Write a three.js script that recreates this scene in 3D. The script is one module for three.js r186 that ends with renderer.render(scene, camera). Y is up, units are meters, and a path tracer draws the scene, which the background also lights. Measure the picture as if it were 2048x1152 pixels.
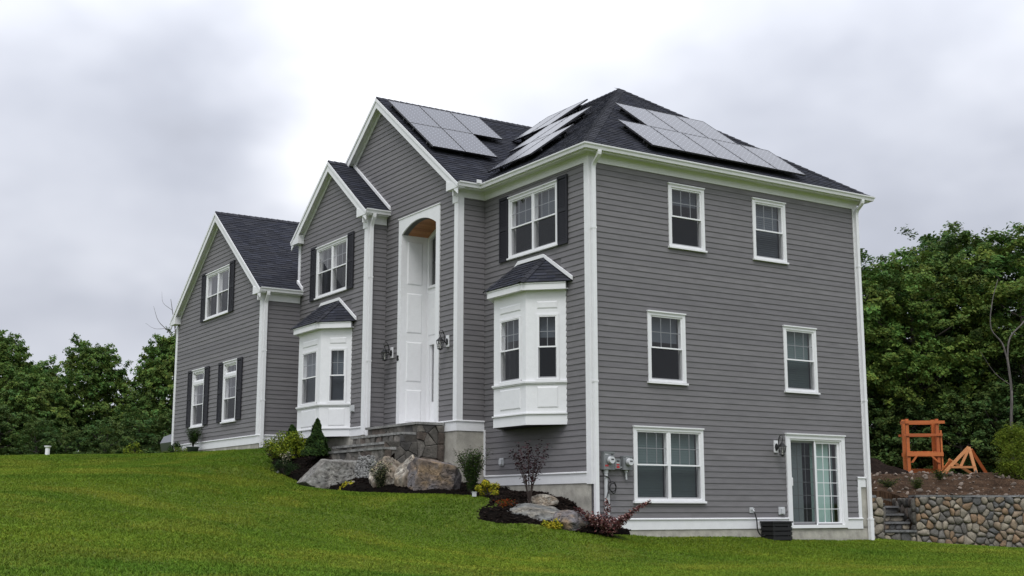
import * as THREE from 'three';
import { mergeGeometries, mergeVertices, toCreasedNormals } from 'three/addons/utils/BufferGeometryUtils.js';
import { FontLoader } from 'three/addons/loaders/FontLoader.js';
import { TextGeometry } from 'three/addons/geometries/TextGeometry.js';

// ───────────────────────── camera, sky, sun, exposure ─────────────────────────
const scene = new THREE.Scene();
const camera = new THREE.PerspectiveCamera(25.63, 16 / 9, 0.1, 1500);
const CAM = new THREE.Vector3(22.615, 0.634, 16.692);
{
  const yaw = THREE.MathUtils.degToRad(57.14), pit = THREE.MathUtils.degToRad(9.95);
  camera.position.copy(CAM);
  camera.lookAt(CAM.x - Math.sin(yaw) * Math.cos(pit), CAM.y + Math.sin(pit), CAM.z - Math.cos(yaw) * Math.cos(pit));
}
const renderer = new THREE.WebGLRenderer({ antialias: true });
renderer.toneMapping = THREE.LinearToneMapping;
renderer.toneMappingExposure = 1.16;
renderer.shadowMap.enabled = true;

function rngOf(seed) { let a = seed >>> 0; return () => { a = (a + 0x6D2B79F5) | 0; let t = Math.imul(a ^ (a >>> 15), 1 | a); t = (t + Math.imul(t ^ (t >>> 7), 61 | t)) ^ t; return ((t ^ (t >>> 14)) >>> 0) / 4294967296; }; }
function hash3(x, y, z) { let h = Math.imul(x, 374761393) ^ Math.imul(y, 668265263) ^ Math.imul(z, 2147483647 - 1640531527); h = Math.imul(h ^ (h >>> 13), 1274126177); return ((h ^ (h >>> 16)) >>> 0) / 4294967296; }
const fade = t => t * t * (3 - 2 * t);
function noise(x, y, z = 0) {
  const X = Math.floor(x), Y = Math.floor(y), Z = Math.floor(z), fx = fade(x - X), fy = fade(y - Y), fz = fade(z - Z);
  const L = (a, b, t) => a + (b - a) * t, h = (i, j, k) => hash3(X + i, Y + j, Z + k);
  return L(L(L(h(0, 0, 0), h(1, 0, 0), fx), L(h(0, 1, 0), h(1, 1, 0), fx), fy), L(L(h(0, 0, 1), h(1, 0, 1), fx), L(h(0, 1, 1), h(1, 1, 1), fx), fy), fz);
}
function fbm(x, y, z = 0, o = 4) { let s = 0, a = 0.5, n = 0; for (let i = 0; i < o; i++) { s += a * noise(x, y, z); n += a; x *= 2.03; y *= 2.03; z *= 2.03; a *= 0.5; } return s / n; }
const clamp = (v, a, b) => Math.min(b, Math.max(a, v)), lerp = (a, b, t) => a + (b - a) * t, sstep = (a, b, v) => fade(clamp((v - a) / (b - a), 0, 1));

// overcast sky: brighter towards the zenith (as every overcast sky), broken by soft grey and white cloud masses
{
  const W = 2048, H = 1024, d = new Float32Array(W * H * 4);
  const az = (x, z) => Math.atan2(z, x);
  // cloud masses: [azimuth offset from the viewing direction in degrees (+ = to the right), elevation, width, height, strength]
  const v0 = az(-Math.sin(57.14 * Math.PI / 180), -Math.cos(57.14 * Math.PI / 180));
  const masses = [[-17, 19, 8, 4.5, -0.2], [-13, 13.5, 6, 3, -0.14], [-20, 6, 9, 5, -0.11], [-6.6, 16.6, 4.2, 3.2, 0.34], [-1, 22, 9, 4, 0.1], [4, 20.5, 8, 3, 0.05], [-12, 10, 7, 1.6, 0.08], [18, 13, 9, 7, -0.2], [14, 22, 7, 3, 0.03], [22, 20, 5, 4, -0.02], [20, 7, 8, 5, -0.14], [-9, 23, 5, 2.5, 0.05]];
  for (let j = 0; j < H; j++) {
    const el = ((j + 0.5) / H - 0.5) * Math.PI, s = Math.sin(el), c = Math.cos(el);
    for (let i = 0; i < W; i++) {
      const a = ((i + 0.5) / W - 0.5) * 2 * Math.PI, x = c * Math.cos(a), z = c * Math.sin(a);
      let g = 0.585 + 1.08 * Math.max(0, s) ** 1.3;
      const p = 3.2 / (0.35 + Math.max(0, s));
      let n = fbm(x * p + 11, z * p + 3, s * 2, 5) - 0.5, n2 = fbm(x * 7 + 5, s * 11, z * 7 + 9, 5) - 0.5;
      const n3 = fbm(x * 19 + 3, s * 34, z * 19 + 1, 4) - 0.5; let m = n * 0.34 + n2 * 0.34 + n3 * 0.13;
      let da = (a - v0) * 180 / Math.PI; while (da > 180) da -= 360; while (da < -180) da += 360;
      const e = el * 180 / Math.PI;
      for (const [ma, me, mw, mh, k] of masses) { const q = ((da - ma + n2 * 7) / mw) ** 2 + ((e - me + n * 7) / mh) ** 2; if (q < 9) m += 1.1 * k * Math.exp(-q); }
      let L = g * (1 + m);
      if (s < 0) L *= clamp(1 + s * 3, 0.25, 1);
      const t = clamp((L / g - 0.75) / 0.5, 0, 1);                   // grey cloud bases lean blue, bright gaps are white
      const o = (j * W + i) * 4; d[o] = L * lerp(0.895, 0.965, t); d[o + 1] = L * lerp(0.945, 0.985, t); d[o + 2] = L * lerp(1.085, 1.04, t); d[o + 3] = 1;
    }
  }
  const sky = new THREE.DataTexture(d, W, H, THREE.RGBAFormat, THREE.FloatType);
  sky.mapping = THREE.EquirectangularReflectionMapping; sky.magFilter = sky.minFilter = THREE.LinearFilter; sky.wrapS = THREE.RepeatWrapping; sky.needsUpdate = true;
  scene.background = sky; scene.environment = sky;
}
const sun = new THREE.DirectionalLight(new THREE.Color(1, 0.985, 0.965), 1.4);   // behind thick cloud, high: very soft
sun.position.set(24, 60, 22); sun.target.position.set(-6, 3, -2); scene.add(sun, sun.target);
sun.castShadow = true; sun.shadow.radius = 45; sun.shadow.mapSize.set(2048, 2048);
Object.assign(sun.shadow.camera, { left: -45, right: 45, top: 40, bottom: -40, near: 1, far: 160 });

// ───────────────────────── helpers ─────────────────────────
const V = (x, y, z) => new THREE.Vector3(x, y, z);
function geo(pos, uv, col) {                                          // triangle soup
  const g = new THREE.BufferGeometry();
  g.setAttribute('position', new THREE.Float32BufferAttribute(pos, 3));
  g.setAttribute('uv', new THREE.Float32BufferAttribute(uv || new Float32Array(pos.length / 3 * 2), 2));
  if (col) g.setAttribute('color', new THREE.Float32BufferAttribute(col, 3));
  g.computeVertexNormals(); return g;
}
class Soup {
  constructor(c) { this.p = []; this.t = []; this.c = c ? [] : null; this.col = [1, 1, 1]; }
  tri(a, b, c, ua, ub, uc) { this.p.push(...a, ...b, ...c); this.t.push(...(ua || [a[0] + a[2], a[1]]), ...(ub || [b[0] + b[2], b[1]]), ...(uc || [c[0] + c[2], c[1]])); if (this.c) this.c.push(...this.col, ...this.col, ...this.col); }
  quad(a, b, c, d, uv) { this.tri(a, b, c, ...(uv ? [uv[0], uv[1], uv[2]] : [])); this.tri(a, c, d, ...(uv ? [uv[0], uv[2], uv[3]] : [])); }
  geo() { return geo(this.p, this.t, this.c); }
}
function hexa(c) {                                                    // 8 corners: bottom 0-3 (x0z0 x1z0 x1z1 x0z1), top 4-7
  const s = new Soup(), f = (a, b, cc, d) => { const A = c[a], B = c[b], D = c[d]; const lu = Math.hypot(B[0] - A[0], B[1] - A[1], B[2] - A[2]), lv = Math.hypot(D[0] - A[0], D[1] - A[1], D[2] - A[2]); const o = [A[0] + A[2] * 0.7, A[1] + A[2] * 0.3]; s.quad(A, B, c[cc], D, [o, [o[0] + lu, o[1]], [o[0] + lu, o[1] + lv], [o[0], o[1] + lv]]); };
  f(3, 2, 6, 7); f(1, 0, 4, 5); f(2, 1, 5, 6); f(0, 3, 7, 4); f(7, 6, 5, 4); f(0, 1, 2, 3); return s.geo();
}
const box = (x0, x1, y0, y1, z0, z1) => hexa([[x0, y0, z0], [x1, y0, z0], [x1, y0, z1], [x0, y0, z1], [x0, y1, z0], [x1, y1, z0], [x1, y1, z1], [x0, y1, z1]]);
function panelBev(x0, x1, y0, y1, z0, h, b) {                         // raised field with sloped edges
  return hexa([[x0, y0, z0], [x1, y0, z0], [x1 - b, y0 + b, z0 + h], [x0 + b, y0 + b, z0 + h], [x0, y1, z0], [x1, y1, z0], [x1 - b, y1 - b, z0 + h], [x0 + b, y1 - b, z0 + h]]);
}
function norm(g) { let q = g.index ? g.toNonIndexed() : g; for (const k of Object.keys(q.attributes)) if (!['position', 'normal', 'uv', 'color'].includes(k)) q.deleteAttribute(k); return q; }
class Frame {                                                        // wall axes: u to the right seen from outside, y up, n outwards
  constructor(o, u) { this.o = o; this.u = u.clone().normalize(); this.n = this.u.clone().cross(V(0, 1, 0)); this.m = new THREE.Matrix4().makeBasis(this.u, V(0, 1, 0), this.n).setPosition(o); }
  at(u, y, n = 0) { return this.o.clone().addScaledVector(this.u, u).addScaledVector(this.n, n).add(V(0, y, 0)); }
}
function part(name, gs, mat, parent, frame) {
  gs = (Array.isArray(gs) ? gs : [gs]).map(norm);
  let g = gs.length > 1 ? mergeGeometries(gs) : gs[0];
  if (frame) { if (gs.length === 1) g = g.clone(); g.applyMatrix4(frame.m); }
  const m = new THREE.Mesh(g, mat); m.name = name; m.castShadow = m.receiveShadow = true; if (parent) parent.add(m); return m;
}
const taken = {};
function numbered(n) { const k = taken[n] = (taken[n] ?? -1) + 1; return k ? `${n}_${String(k).padStart(3, '0')}` : n; }
function group(name, parent) { const g = new THREE.Group(); g.name = name; if (parent) parent.add(g); return g; }
function thing(name, label, category, pos, grp) { const g = new THREE.Group(); g.name = numbered(name); g.userData = { label, category }; if (grp) g.userData.group = grp; if (pos) g.position.set(...pos); scene.add(g); return g; }
function struct(name, gs, mat) { const m = part(name, gs, mat, scene); m.userData = { kind: 'structure' }; return m; }
function tube(pts, r0, r1 = r0, seg = 6, per = 4) {                   // tapered tube through points
  const c = new THREE.CatmullRomCurve3(pts.map(p => p.isVector3 ? p : V(...p))), n = Math.max(1, (pts.length - 1) * per), fr = c.computeFrenetFrames(n, false), s = new Soup();
  const ring = i => { const p = c.getPoint(i / n), r = lerp(r0, r1, i / n), o = []; for (let k = 0; k <= seg; k++) { const a = k / seg * 2 * Math.PI; const q = p.clone().addScaledVector(fr.normals[i], Math.cos(a) * r).addScaledVector(fr.binormals[i], Math.sin(a) * r); o.push([q.x, q.y, q.z]); } return o; };
  let A = ring(0); const cap = (R, f) => { for (let k = 1; k < seg - 1; k++) f ? s.tri(R[0], R[k + 1], R[k]) : s.tri(R[0], R[k], R[k + 1]); }; cap(A, true);
  for (let i = 1; i <= n; i++) { const B = ring(i); for (let k = 0; k < seg; k++) s.quad(A[k], A[k + 1], B[k + 1], B[k], [[k / seg, (i - 1) / per], [(k + 1) / seg, (i - 1) / per], [(k + 1) / seg, i / per], [k / seg, i / per]]); A = B; }
  cap(A, false);
  const g = s.geo(); g.deleteAttribute('normal'); const m = mergeVertices(g, 1e-4); m.computeVertexNormals(); return m.toNonIndexed();
}
function sweep(prof, path) {                                          // closed profile [offset out, y] along a plan path [x, z], mitred
  const s = new Soup(), n = path.length, dir = []; for (let i = 0; i < n - 1; i++) { const dx = path[i + 1][0] - path[i][0], dz = path[i + 1][1] - path[i][1], l = Math.hypot(dx, dz); dir.push([dx / l, dz / l]); }
  const at = (i, [o, y]) => { const a = dir[Math.max(0, i - 1)], b = dir[Math.min(n - 2, i)]; const n1 = [-a[1], a[0]], n2 = [-b[1], b[0]]; let mx = n1[0] + n2[0], mz = n1[1] + n2[1]; const k = 2 / (mx * mx + mz * mz) ; return [path[i][0] + mx * k * o, y, path[i][1] + mz * k * o]; };
  let area = 0; prof.forEach((p, i) => { const q = prof[(i + 1) % prof.length]; area += p[0] * q[1] - q[0] * p[1]; }); if (area < 0) prof = [...prof].reverse();
  for (let i = 0; i < n - 1; i++) for (let k = 0; k < prof.length; k++) { const p = prof[k], q = prof[(k + 1) % prof.length]; s.quad(at(i, p), at(i, q), at(i + 1, q), at(i + 1, p)); }
  const tris = THREE.ShapeUtils.triangulateShape(prof.map(p => new THREE.Vector2(...p)), []);
  for (const [a, b, c] of tris) { s.tri(at(0, prof[c]), at(0, prof[b]), at(0, prof[a])); s.tri(at(n - 1, prof[a]), at(n - 1, prof[b]), at(n - 1, prof[c])); }
  return s.geo();
}
function slab(poly, z0, z1, holes = []) {                             // polygon [x, y] with holes between z0 and z1
  const sh = new THREE.Shape(poly.map(p => new THREE.Vector2(...p))); for (const h of holes) sh.holes.push(new THREE.Path(h.map(p => new THREE.Vector2(...p))));
  const g = new THREE.ExtrudeGeometry(sh, { depth: z1 - z0, bevelEnabled: false }); g.translate(0, 0, z0); return norm(g);
}
const rect = (a, b, c, d) => [[a, c], [b, c], [b, d], [a, d]];

// ───────────────────────── textures and materials ─────────────────────────
function tex(n, f, srgb = true) {
  const d = new Uint8Array(n * n * 4); for (let j = 0; j < n; j++) for (let i = 0; i < n; i++) { const c = f(i / n, j / n, i, j), o = (j * n + i) * 4; for (let k = 0; k < 3; k++) d[o + k] = clamp(Math.round((Array.isArray(c) ? c[k] : c) * 255), 0, 255); d[o + 3] = 255; }
  const t = new THREE.DataTexture(d, n, n, THREE.RGBAFormat); t.wrapS = t.wrapT = THREE.RepeatWrapping; t.magFilter = THREE.LinearFilter; t.minFilter = THREE.LinearMipmapLinearFilter; t.generateMipmaps = true; if (srgb) t.colorSpace = THREE.SRGBColorSpace; t.needsUpdate = true; return t;
}
function tiled(u, v, f, o, seed) { const w = (a, b) => fbm(a * f + seed, b * f + seed * 1.7, seed, o); const s = u, t = v; return w(u, v) * (1 - s) * (1 - t) + w(u - 1, v) * s * (1 - t) + w(u, v - 1) * (1 - s) * t + w(u - 1, v - 1) * s * t; }
const rep = (t, x, y = x) => { const c = t.clone(); c.repeat.set(x, y); c.needsUpdate = true; return c; };
const tPaint = tex(256, (u, v) => 0.965 + (tiled(u, v, 9, 4, 3) - 0.5) * 0.05 + (tiled(u, v, 60, 2, 8) - 0.5) * 0.04);
const tGrain = tex(256, (u, v) => 0.88 + (tiled(u, v * 0.999, 6, 3, 5) - 0.5) * 0.16 + (fbm(u * 7, v * 150, 2, 3) - 0.5) * 0.16);
const tConcrete = tex(512, (u, v) => { const a = tiled(u, v, 5, 5, 7), b = tiled(u, v, 70, 2, 2); const k = 0.8 + (a - 0.5) * 0.5 + (b - 0.5) * 0.16; return [k, k * 0.985, k * 0.95]; });
const tSpeck = tex(256, (u, v) => 0.72 + (tiled(u, v, 90, 2, 4) - 0.5) * 0.7);
const tStone = tex(512, (u, v) => { const a = tiled(u, v, 6, 5, 9), b = tiled(u, v, 40, 3, 6); const k = 0.78 + (a - 0.5) * 0.6 + (b - 0.5) * 0.4; return [k, k, k]; });
const tBark = tex(256, (u, v) => 0.7 + (fbm(u * 24, v * 5, 4, 4) - 0.5) * 0.9);
const soft = (r, g, b, rough, o = {}) => new THREE.MeshPhysicalMaterial({ color: new THREE.Color().setRGB(r, g, b), roughness: rough, side: THREE.DoubleSide, specularIntensity: 0.12, ...o });
const std = (r, g, b, rough = 0.8, o = {}) => new THREE.MeshStandardMaterial({ color: new THREE.Color().setRGB(r, g, b), roughness: rough, side: THREE.DoubleSide, ...o });
const M = {
  siding: [[0.195, 0.186, 0.193], [0.207, 0.197, 0.203], [0.187, 0.178, 0.186], [0.2, 0.191, 0.197]].map(c => std(...c, 0.7, { map: tGrain, bumpMap: tGrain, bumpScale: 0.0015 })),
  sheath: std(0.12, 0.115, 0.12, 0.9),
  white: std(0.79, 0.79, 0.8, 0.5, { map: tPaint }),
  vinyl: std(0.8, 0.8, 0.81, 0.35),
  alum: std(0.8, 0.8, 0.81, 0.32, { map: tPaint }),
  shutter: std(0.011, 0.011, 0.017, 0.8),
  concrete: std(0.56, 0.55, 0.52, 0.95, { map: tConcrete, bumpMap: tConcrete, bumpScale: 0.004 }),
  deck: std(0.03, 0.03, 0.033, 0.95),
  shingle: soft(1, 1, 1, 0.95, { vertexColors: true, map: rep(tSpeck, 3), bumpMap: rep(tSpeck, 3), bumpScale: 0.002 }),
  glass: new THREE.MeshPhysicalMaterial({ color: 0xffffff, transmission: 1, thickness: 0, roughness: 0.02, ior: 1.5, side: THREE.DoubleSide }),
  grille: std(0.2, 0.21, 0.22, 0.6),
  screen: std(0.022, 0.024, 0.03, 0.95, { transparent: true, opacity: 0.42 }),
  shade: std(0.085, 0.102, 0.12, 0.9), curtain: std(0.045, 0.048, 0.058, 0.95), blindGrey: std(0.3, 0.36, 0.36, 0.9), greenShade: std(0.085, 0.125, 0.122, 0.9), paleShade: std(0.3, 0.44, 0.4, 0.9),
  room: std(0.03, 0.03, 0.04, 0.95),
  cedar: [[0.52, 0.22, 0.09], [0.58, 0.26, 0.11], [0.46, 0.185, 0.075]].map(c => std(...c, 0.55, { map: tGrain })),
  iron: std(0.009, 0.009, 0.01, 0.5, { metalness: 0.2 }),
  clear: new THREE.MeshPhysicalMaterial({ color: 0xffffff, transmission: 1, thickness: 0, roughness: 0.05, side: THREE.DoubleSide }),
  meterGrey: std(0.2, 0.21, 0.215, 0.5, { map: tPaint }), meterDark: std(0.05, 0.05, 0.055, 0.5), meterFace: std(0.55, 0.56, 0.57, 0.25), red: std(0.4, 0.03, 0.035, 0.5), pvc: std(0.5, 0.51, 0.52, 0.5), cable: std(0.01, 0.01, 0.011, 0.6), blackPlastic: std(0.005, 0.005, 0.006, 0.7),
  bark: std(0.1, 0.085, 0.07, 0.95, { map: tBark }), deadwood: std(0.2, 0.18, 0.165, 0.95, { map: tBark }),
  bluestone: std(0.28, 0.28, 0.285, 0.85, { map: tStone, bumpMap: tStone, bumpScale: 0.006 }),
  mortar: std(0.16, 0.145, 0.125, 0.98, { map: tStone }), darkMortar: std(0.11, 0.1, 0.088, 0.98, { map: tStone }),
};
// ───────────────────────── terrain ─────────────────────────
const CTRL = [[22.6, 16.7, -0.95], [30, 10, -1.05], [14, 26, -0.7], [30, 26, -1.2], [0.2, -0.5, 0.07], [0.2, -4.3, -0.03], [0.2, -6.3, -0.13], [0.2, -8.66, -0.14], [0.53, 0.98, 0.22], [-0.25, 2.23, 0.36], [-0.82, 2.43, 0.54], [-1.09, 1.82, 0.8], [-1.86, 1.73, 0.93], [-2.83, 1.95, 0.99], [-3.72, 2.77, 1.01], [-5.26, 3.3, 1.06], [-6.58, 3.49, 1.13], [-7.76, 3.51, 1.33], [-8.95, 3.57, 1.59], [-10.65, 3.17, 2.05], [-11.95, 2.83, 2.31], [-15.17, 2.81, 2.43], [-19.44, 3.07, 2.48], [-22.4, 4.67, 2.52], [-26.4, 7.2, 2.53], [-33, 10, 2.5], [-35, 0, 2.4], [-24, -4, 2.5], [-45, 5, 2.3], [-55, -5, 2.2], [-60, 20, 2.3], [10, 14.5, 0], [-18.38, 11.18, 2.04], [-9.75, 12.34, 1.48], [-16.76, 8.66, 2.04], [-8.47, 10.35, 1.48], [-15.53, 6.77, 2.04], [-7.5, 8.86, 1.48], [-14.48, 5.13, 2.04], [-6.67, 7.57, 1.48], [-7.93, 5.9, 1.58], [-11.75, 4.55, 1.98], [-8.39, 4.79, 1.73], [1.68, 12.8, 0.7], [2.84, -11, -0.3], [0.6, -14.2, -0.42], [8, -8, -0.42], [12, 0, -0.42], [8.5, 7.6, -0.28], [60, 60, -1.5], [60, -40, -1], [0, 60, 0.6], [-60, 60, 2], [-1.3, -10.4, -0.14], [10, -30, -0.6], [-12, -20, 0.4], [-20, -40, 0]];
const TPS = (() => {
  const n = CTRL.length, N = n + 3, A = [], k = (x, z) => { const r = x * x + z * z; return r < 1e-9 ? 0 : 0.5 * r * Math.log(r); };
  for (let i = 0; i < n; i++) { const [x, z, y] = CTRL[i], row = CTRL.map(([a, b]) => k(x - a, z - b)); row[i] += 0.02; A.push([...row, 1, x, z, y]); }
  A.push([...CTRL.map(() => 1), 0, 0, 0, 0], [...CTRL.map(c => c[0]), 0, 0, 0, 0], [...CTRL.map(c => c[1]), 0, 0, 0, 0]);
  for (let i = 0; i < N; i++) { let p = i; for (let r = i + 1; r < N; r++) if (Math.abs(A[r][i]) > Math.abs(A[p][i])) p = r; [A[i], A[p]] = [A[p], A[i]]; for (let r = 0; r < N; r++) if (r !== i) { const f = A[r][i] / A[i][i]; if (f) for (let c = i; c <= N; c++) A[r][c] -= f * A[i][c]; } }
  const w = A.map((r, i) => r[N] / r[i]);
  return (x, z) => { let s = w[n] + w[n + 1] * x + w[n + 2] * z; for (let i = 0; i < n; i++) s += w[i] * k(x - CTRL[i][0], z - CTRL[i][1]); return s; };
})();
function lawnY(x, z) {
  const r = Math.hypot(x + 10, z - 4), t = sstep(55, 110, r); let y = t < 1 ? TPS(x, z) : 0; y = lerp(y, 1.2, t);
  return y + (noise(x * 0.5, z * 0.5, 3) - 0.5) * 0.05 + (noise(x * 2.1, z * 2.1, 5) - 0.5) * 0.02;
}
function inHouse(x, z, d) { return (x > -12.95 + d && x < -d && z > -8.7 + d && z < (x < -8.43 ? 1.4 : x < -4.5 ? 0.8 : 0) - d) || (x > -20.85 + d && x <= -12.95 + d && z > -6 + d && z < 2.62 - d); }
const tLawn = tex(512, (u, v) => { const a = tiled(u, v, 8, 4, 3), b = tiled(u, v, 80, 3, 6), k = 0.84 + (a - 0.5) * 0.3 + (b - 0.5) * 0.5; return [k * 0.98, k, k * 0.9]; });
const tDirt = tex(512, (u, v) => { const a = tiled(u, v, 7, 5, 2), b = tiled(u, v, 60, 3, 7), k = 0.62 + (a - 0.5) * 0.6 + (b - 0.5) * 0.7; return [k, k * 0.96, k * 0.9]; });
M.lawn = soft(1, 1, 1, 0.95, { vertexColors: true, map: tLawn, bumpMap: tLawn, bumpScale: 0.015 });
M.dirt = soft(0.13, 0.086, 0.06, 0.98, { map: tDirt, bumpMap: tDirt, bumpScale: 0.03 });
M.mulch = soft(0.011, 0.0085, 0.0075, 0.98, { map: tDirt, bumpMap: tDirt, bumpScale: 0.02 });
function lawnTone(x, z) {                                             // patches of yellower, drier and deeper green turf
  const a = fbm(x * 0.35, z * 0.35, 1, 4) - 0.5, b = fbm(x * 1.6, z * 1.6, 7, 3) - 0.5, c = sstep(0.5, 0.72, fbm(x * 0.8 + 40, z * 0.8, 2, 4));
  const k = 0.95 + a * 0.5 + b * 0.35; return [(0.101 + 0.038 * c + a * 0.052) * k, (0.169 + 0.018 * c) * k, (0.016 + 0.005 * c) * k];
}
{
  const N = 330, pos = [], uv = [], col = [], idx = [], w = t => 420 * Math.sinh(5.3 * t) / Math.sinh(5.3);
  for (let j = 0; j <= N; j++) for (let i = 0; i <= N; i++) {
    const x = -3 + w(i / N * 2 - 1), z = 3.5 + w(j / N * 2 - 1); let y = lawnY(x, z); if (inHouse(x, z, 0.3)) y = Math.min(y, -0.9);
    pos.push(x, y, z); uv.push(x / 2.6, z / 2.6); { const t = lawnTone(x, z), th = [0.115, 0.125, 0.05]; col.push(...t.map((v, c) => lerp(v * 0.92, th[c], 0.42))); }   // thatch and soil show between the blades
  }
  for (let j = 0; j < N; j++) for (let i = 0; i < N; i++) { const a = j * (N + 1) + i, b = a + 1, c = a + N + 1, d = c + 1; idx.push(a, c, b, b, c, d); }
  const g = new THREE.BufferGeometry(); g.setAttribute('position', new THREE.Float32BufferAttribute(pos, 3)); g.setAttribute('uv', new THREE.Float32BufferAttribute(uv, 2)); g.setAttribute('color', new THREE.Float32BufferAttribute(col, 3)); g.setIndex(idx); g.computeVertexNormals();
  const m = new THREE.Mesh(g, M.lawn); m.name = 'lawn'; m.userData = { kind: 'structure' }; m.receiveShadow = m.castShadow = true; scene.add(m);
}
// planting beds: strips between the lawn's edge and the house, rising to the entry
function bed(name, outer, inner, n = 60, k = 14) {
  const lerpP = (P, t) => { const f = t * (P.length - 1), i = Math.min(P.length - 2, Math.floor(f)), s = f - i; return P[i].map((v, c) => lerp(v, P[i + 1][c], s)); };
  const pos = [], uv = [], idx = [];
  for (let i = 0; i <= n; i++) for (let j = 0; j <= k; j++) {
    const a = lerpP(outer, i / n), b = lerpP(inner, i / n), s = j / k, x = lerp(a[0], b[0], s), z = lerp(a[1], b[1], s);
    const y = lerp(a[2], b[2], Math.pow(s, 0.8)) + (j === 0 ? -0.03 : 0.035 + (noise(x * 3, z * 3, 1) - 0.5) * 0.08 + (noise(x * 9, z * 9, 4) - 0.5) * 0.04);
    pos.push(x + (noise(x * 4, z * 4, 9) - 0.5) * 0.1, y, z + (noise(x * 4, z * 4, 2) - 0.5) * 0.1); uv.push(x / 0.8, z / 0.8);
  }
  for (let i = 0; i < n; i++) for (let j = 0; j < k; j++) { const a = i * (k + 1) + j, b = a + 1, c = a + k + 1, d = c + 1; idx.push(a, c, b, b, c, d); }
  const g = new THREE.BufferGeometry(); g.setAttribute('position', new THREE.Float32BufferAttribute(pos, 3)); g.setAttribute('uv', new THREE.Float32BufferAttribute(uv, 2)); g.setIndex(idx); g.computeVertexNormals();
  const m = new THREE.Mesh(g, M.mulch); m.name = name; m.userData = { kind: 'structure' }; m.receiveShadow = true; scene.add(m); return pos;
}
const bedEntry = bed('mulch_bed',
  [[-11.95, 2.83, 2.31], [-10.65, 3.17, 2.06], [-9.8, 3.4, 1.85], [-8.95, 3.57, 1.59], [-7.76, 3.51, 1.33], [-6.58, 3.49, 1.13], [-5.26, 3.3, 1.06], [-3.72, 2.77, 1.01], [-2.83, 1.95, 0.99], [-1.86, 1.73, 0.94]],
  [[-12.9, 1.45, 2.42], [-12.0, 1.45, 2.4], [-11, 1.9, 2.3], [-9.2, 2.45, 2.12], [-8.2, 2.65, 1.95], [-7, 2.6, 1.6], [-5.6, 2.4, 1.5], [-4.9, 1.3, 1.5], [-4.45, 0.03, 1.2], [-3.1, 0.03, 1.05]]);
const bedCorner = bed('mulch_bed_001',
  [[-1.86, 1.73, 0.94], [-1.35, 1.72, 0.86], [-1.09, 1.92, 0.78], [-0.95, 2.35, 0.58], [-0.6, 2.5, 0.46], [-0.25, 2.23, 0.36], [0.2, 1.5, 0.28], [0.6, 0.95, 0.22], [0.95, 0.3, 0.17], [0.75, -0.5, 0.14]],
  [[-3.1, 0.03, 1.05], [-2.5, 0.03, 1.0], [-2, 0.03, 0.98], [-1.6, 0.03, 0.95], [-1.2, 0.03, 0.9], [-0.9, 0.03, 0.82], [-0.6, 0.03, 0.7], [-0.3, 0.03, 0.5], [0.03, 0.03, 0.3], [0.03, -0.5, 0.17]]);
// bark chips lying on the beds
{
  const rng = rngOf(71), g = box(-0.03, 0.03, -0.006, 0.006, -0.012, 0.012), n = 5200, im = new THREE.InstancedMesh(g, soft(0.014, 0.0105, 0.009, 0.95), n), o = new THREE.Object3D(), c = new THREE.Color(), P = [...bedEntry, ...bedCorner], q = P.length / 3;
  for (let i = 0; i < n; i++) { const a = Math.floor(rng() * q), b = Math.min(q - 1, a + 1), t = rng(); const far = Math.hypot(P[a * 3] - P[b * 3], P[a * 3 + 2] - P[b * 3 + 2]) > 0.5; const tt = far ? 0 : t; o.position.set(lerp(P[a * 3], P[b * 3], tt) + (rng() - 0.5) * 0.1, lerp(P[a * 3 + 1], P[b * 3 + 1], tt) + 0.012, lerp(P[a * 3 + 2], P[b * 3 + 2], tt) + (rng() - 0.5) * 0.1); o.rotation.set(rng() * 0.8 - 0.4, rng() * 6.3, rng() * 0.8 - 0.4); o.scale.setScalar(0.5 + rng()); o.updateMatrix(); im.setMatrixAt(i, o.matrix); const k = 0.5 + rng() * 1.3; im.setColorAt(i, c.setRGB(k, k * 0.95, k * 0.92)); }
  im.name = 'mulch_chips'; im.userData = { kind: 'stuff', label: 'dark bark mulch chips spread over the planting beds', category: 'mulch' }; im.castShadow = true; scene.add(im);
}
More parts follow.
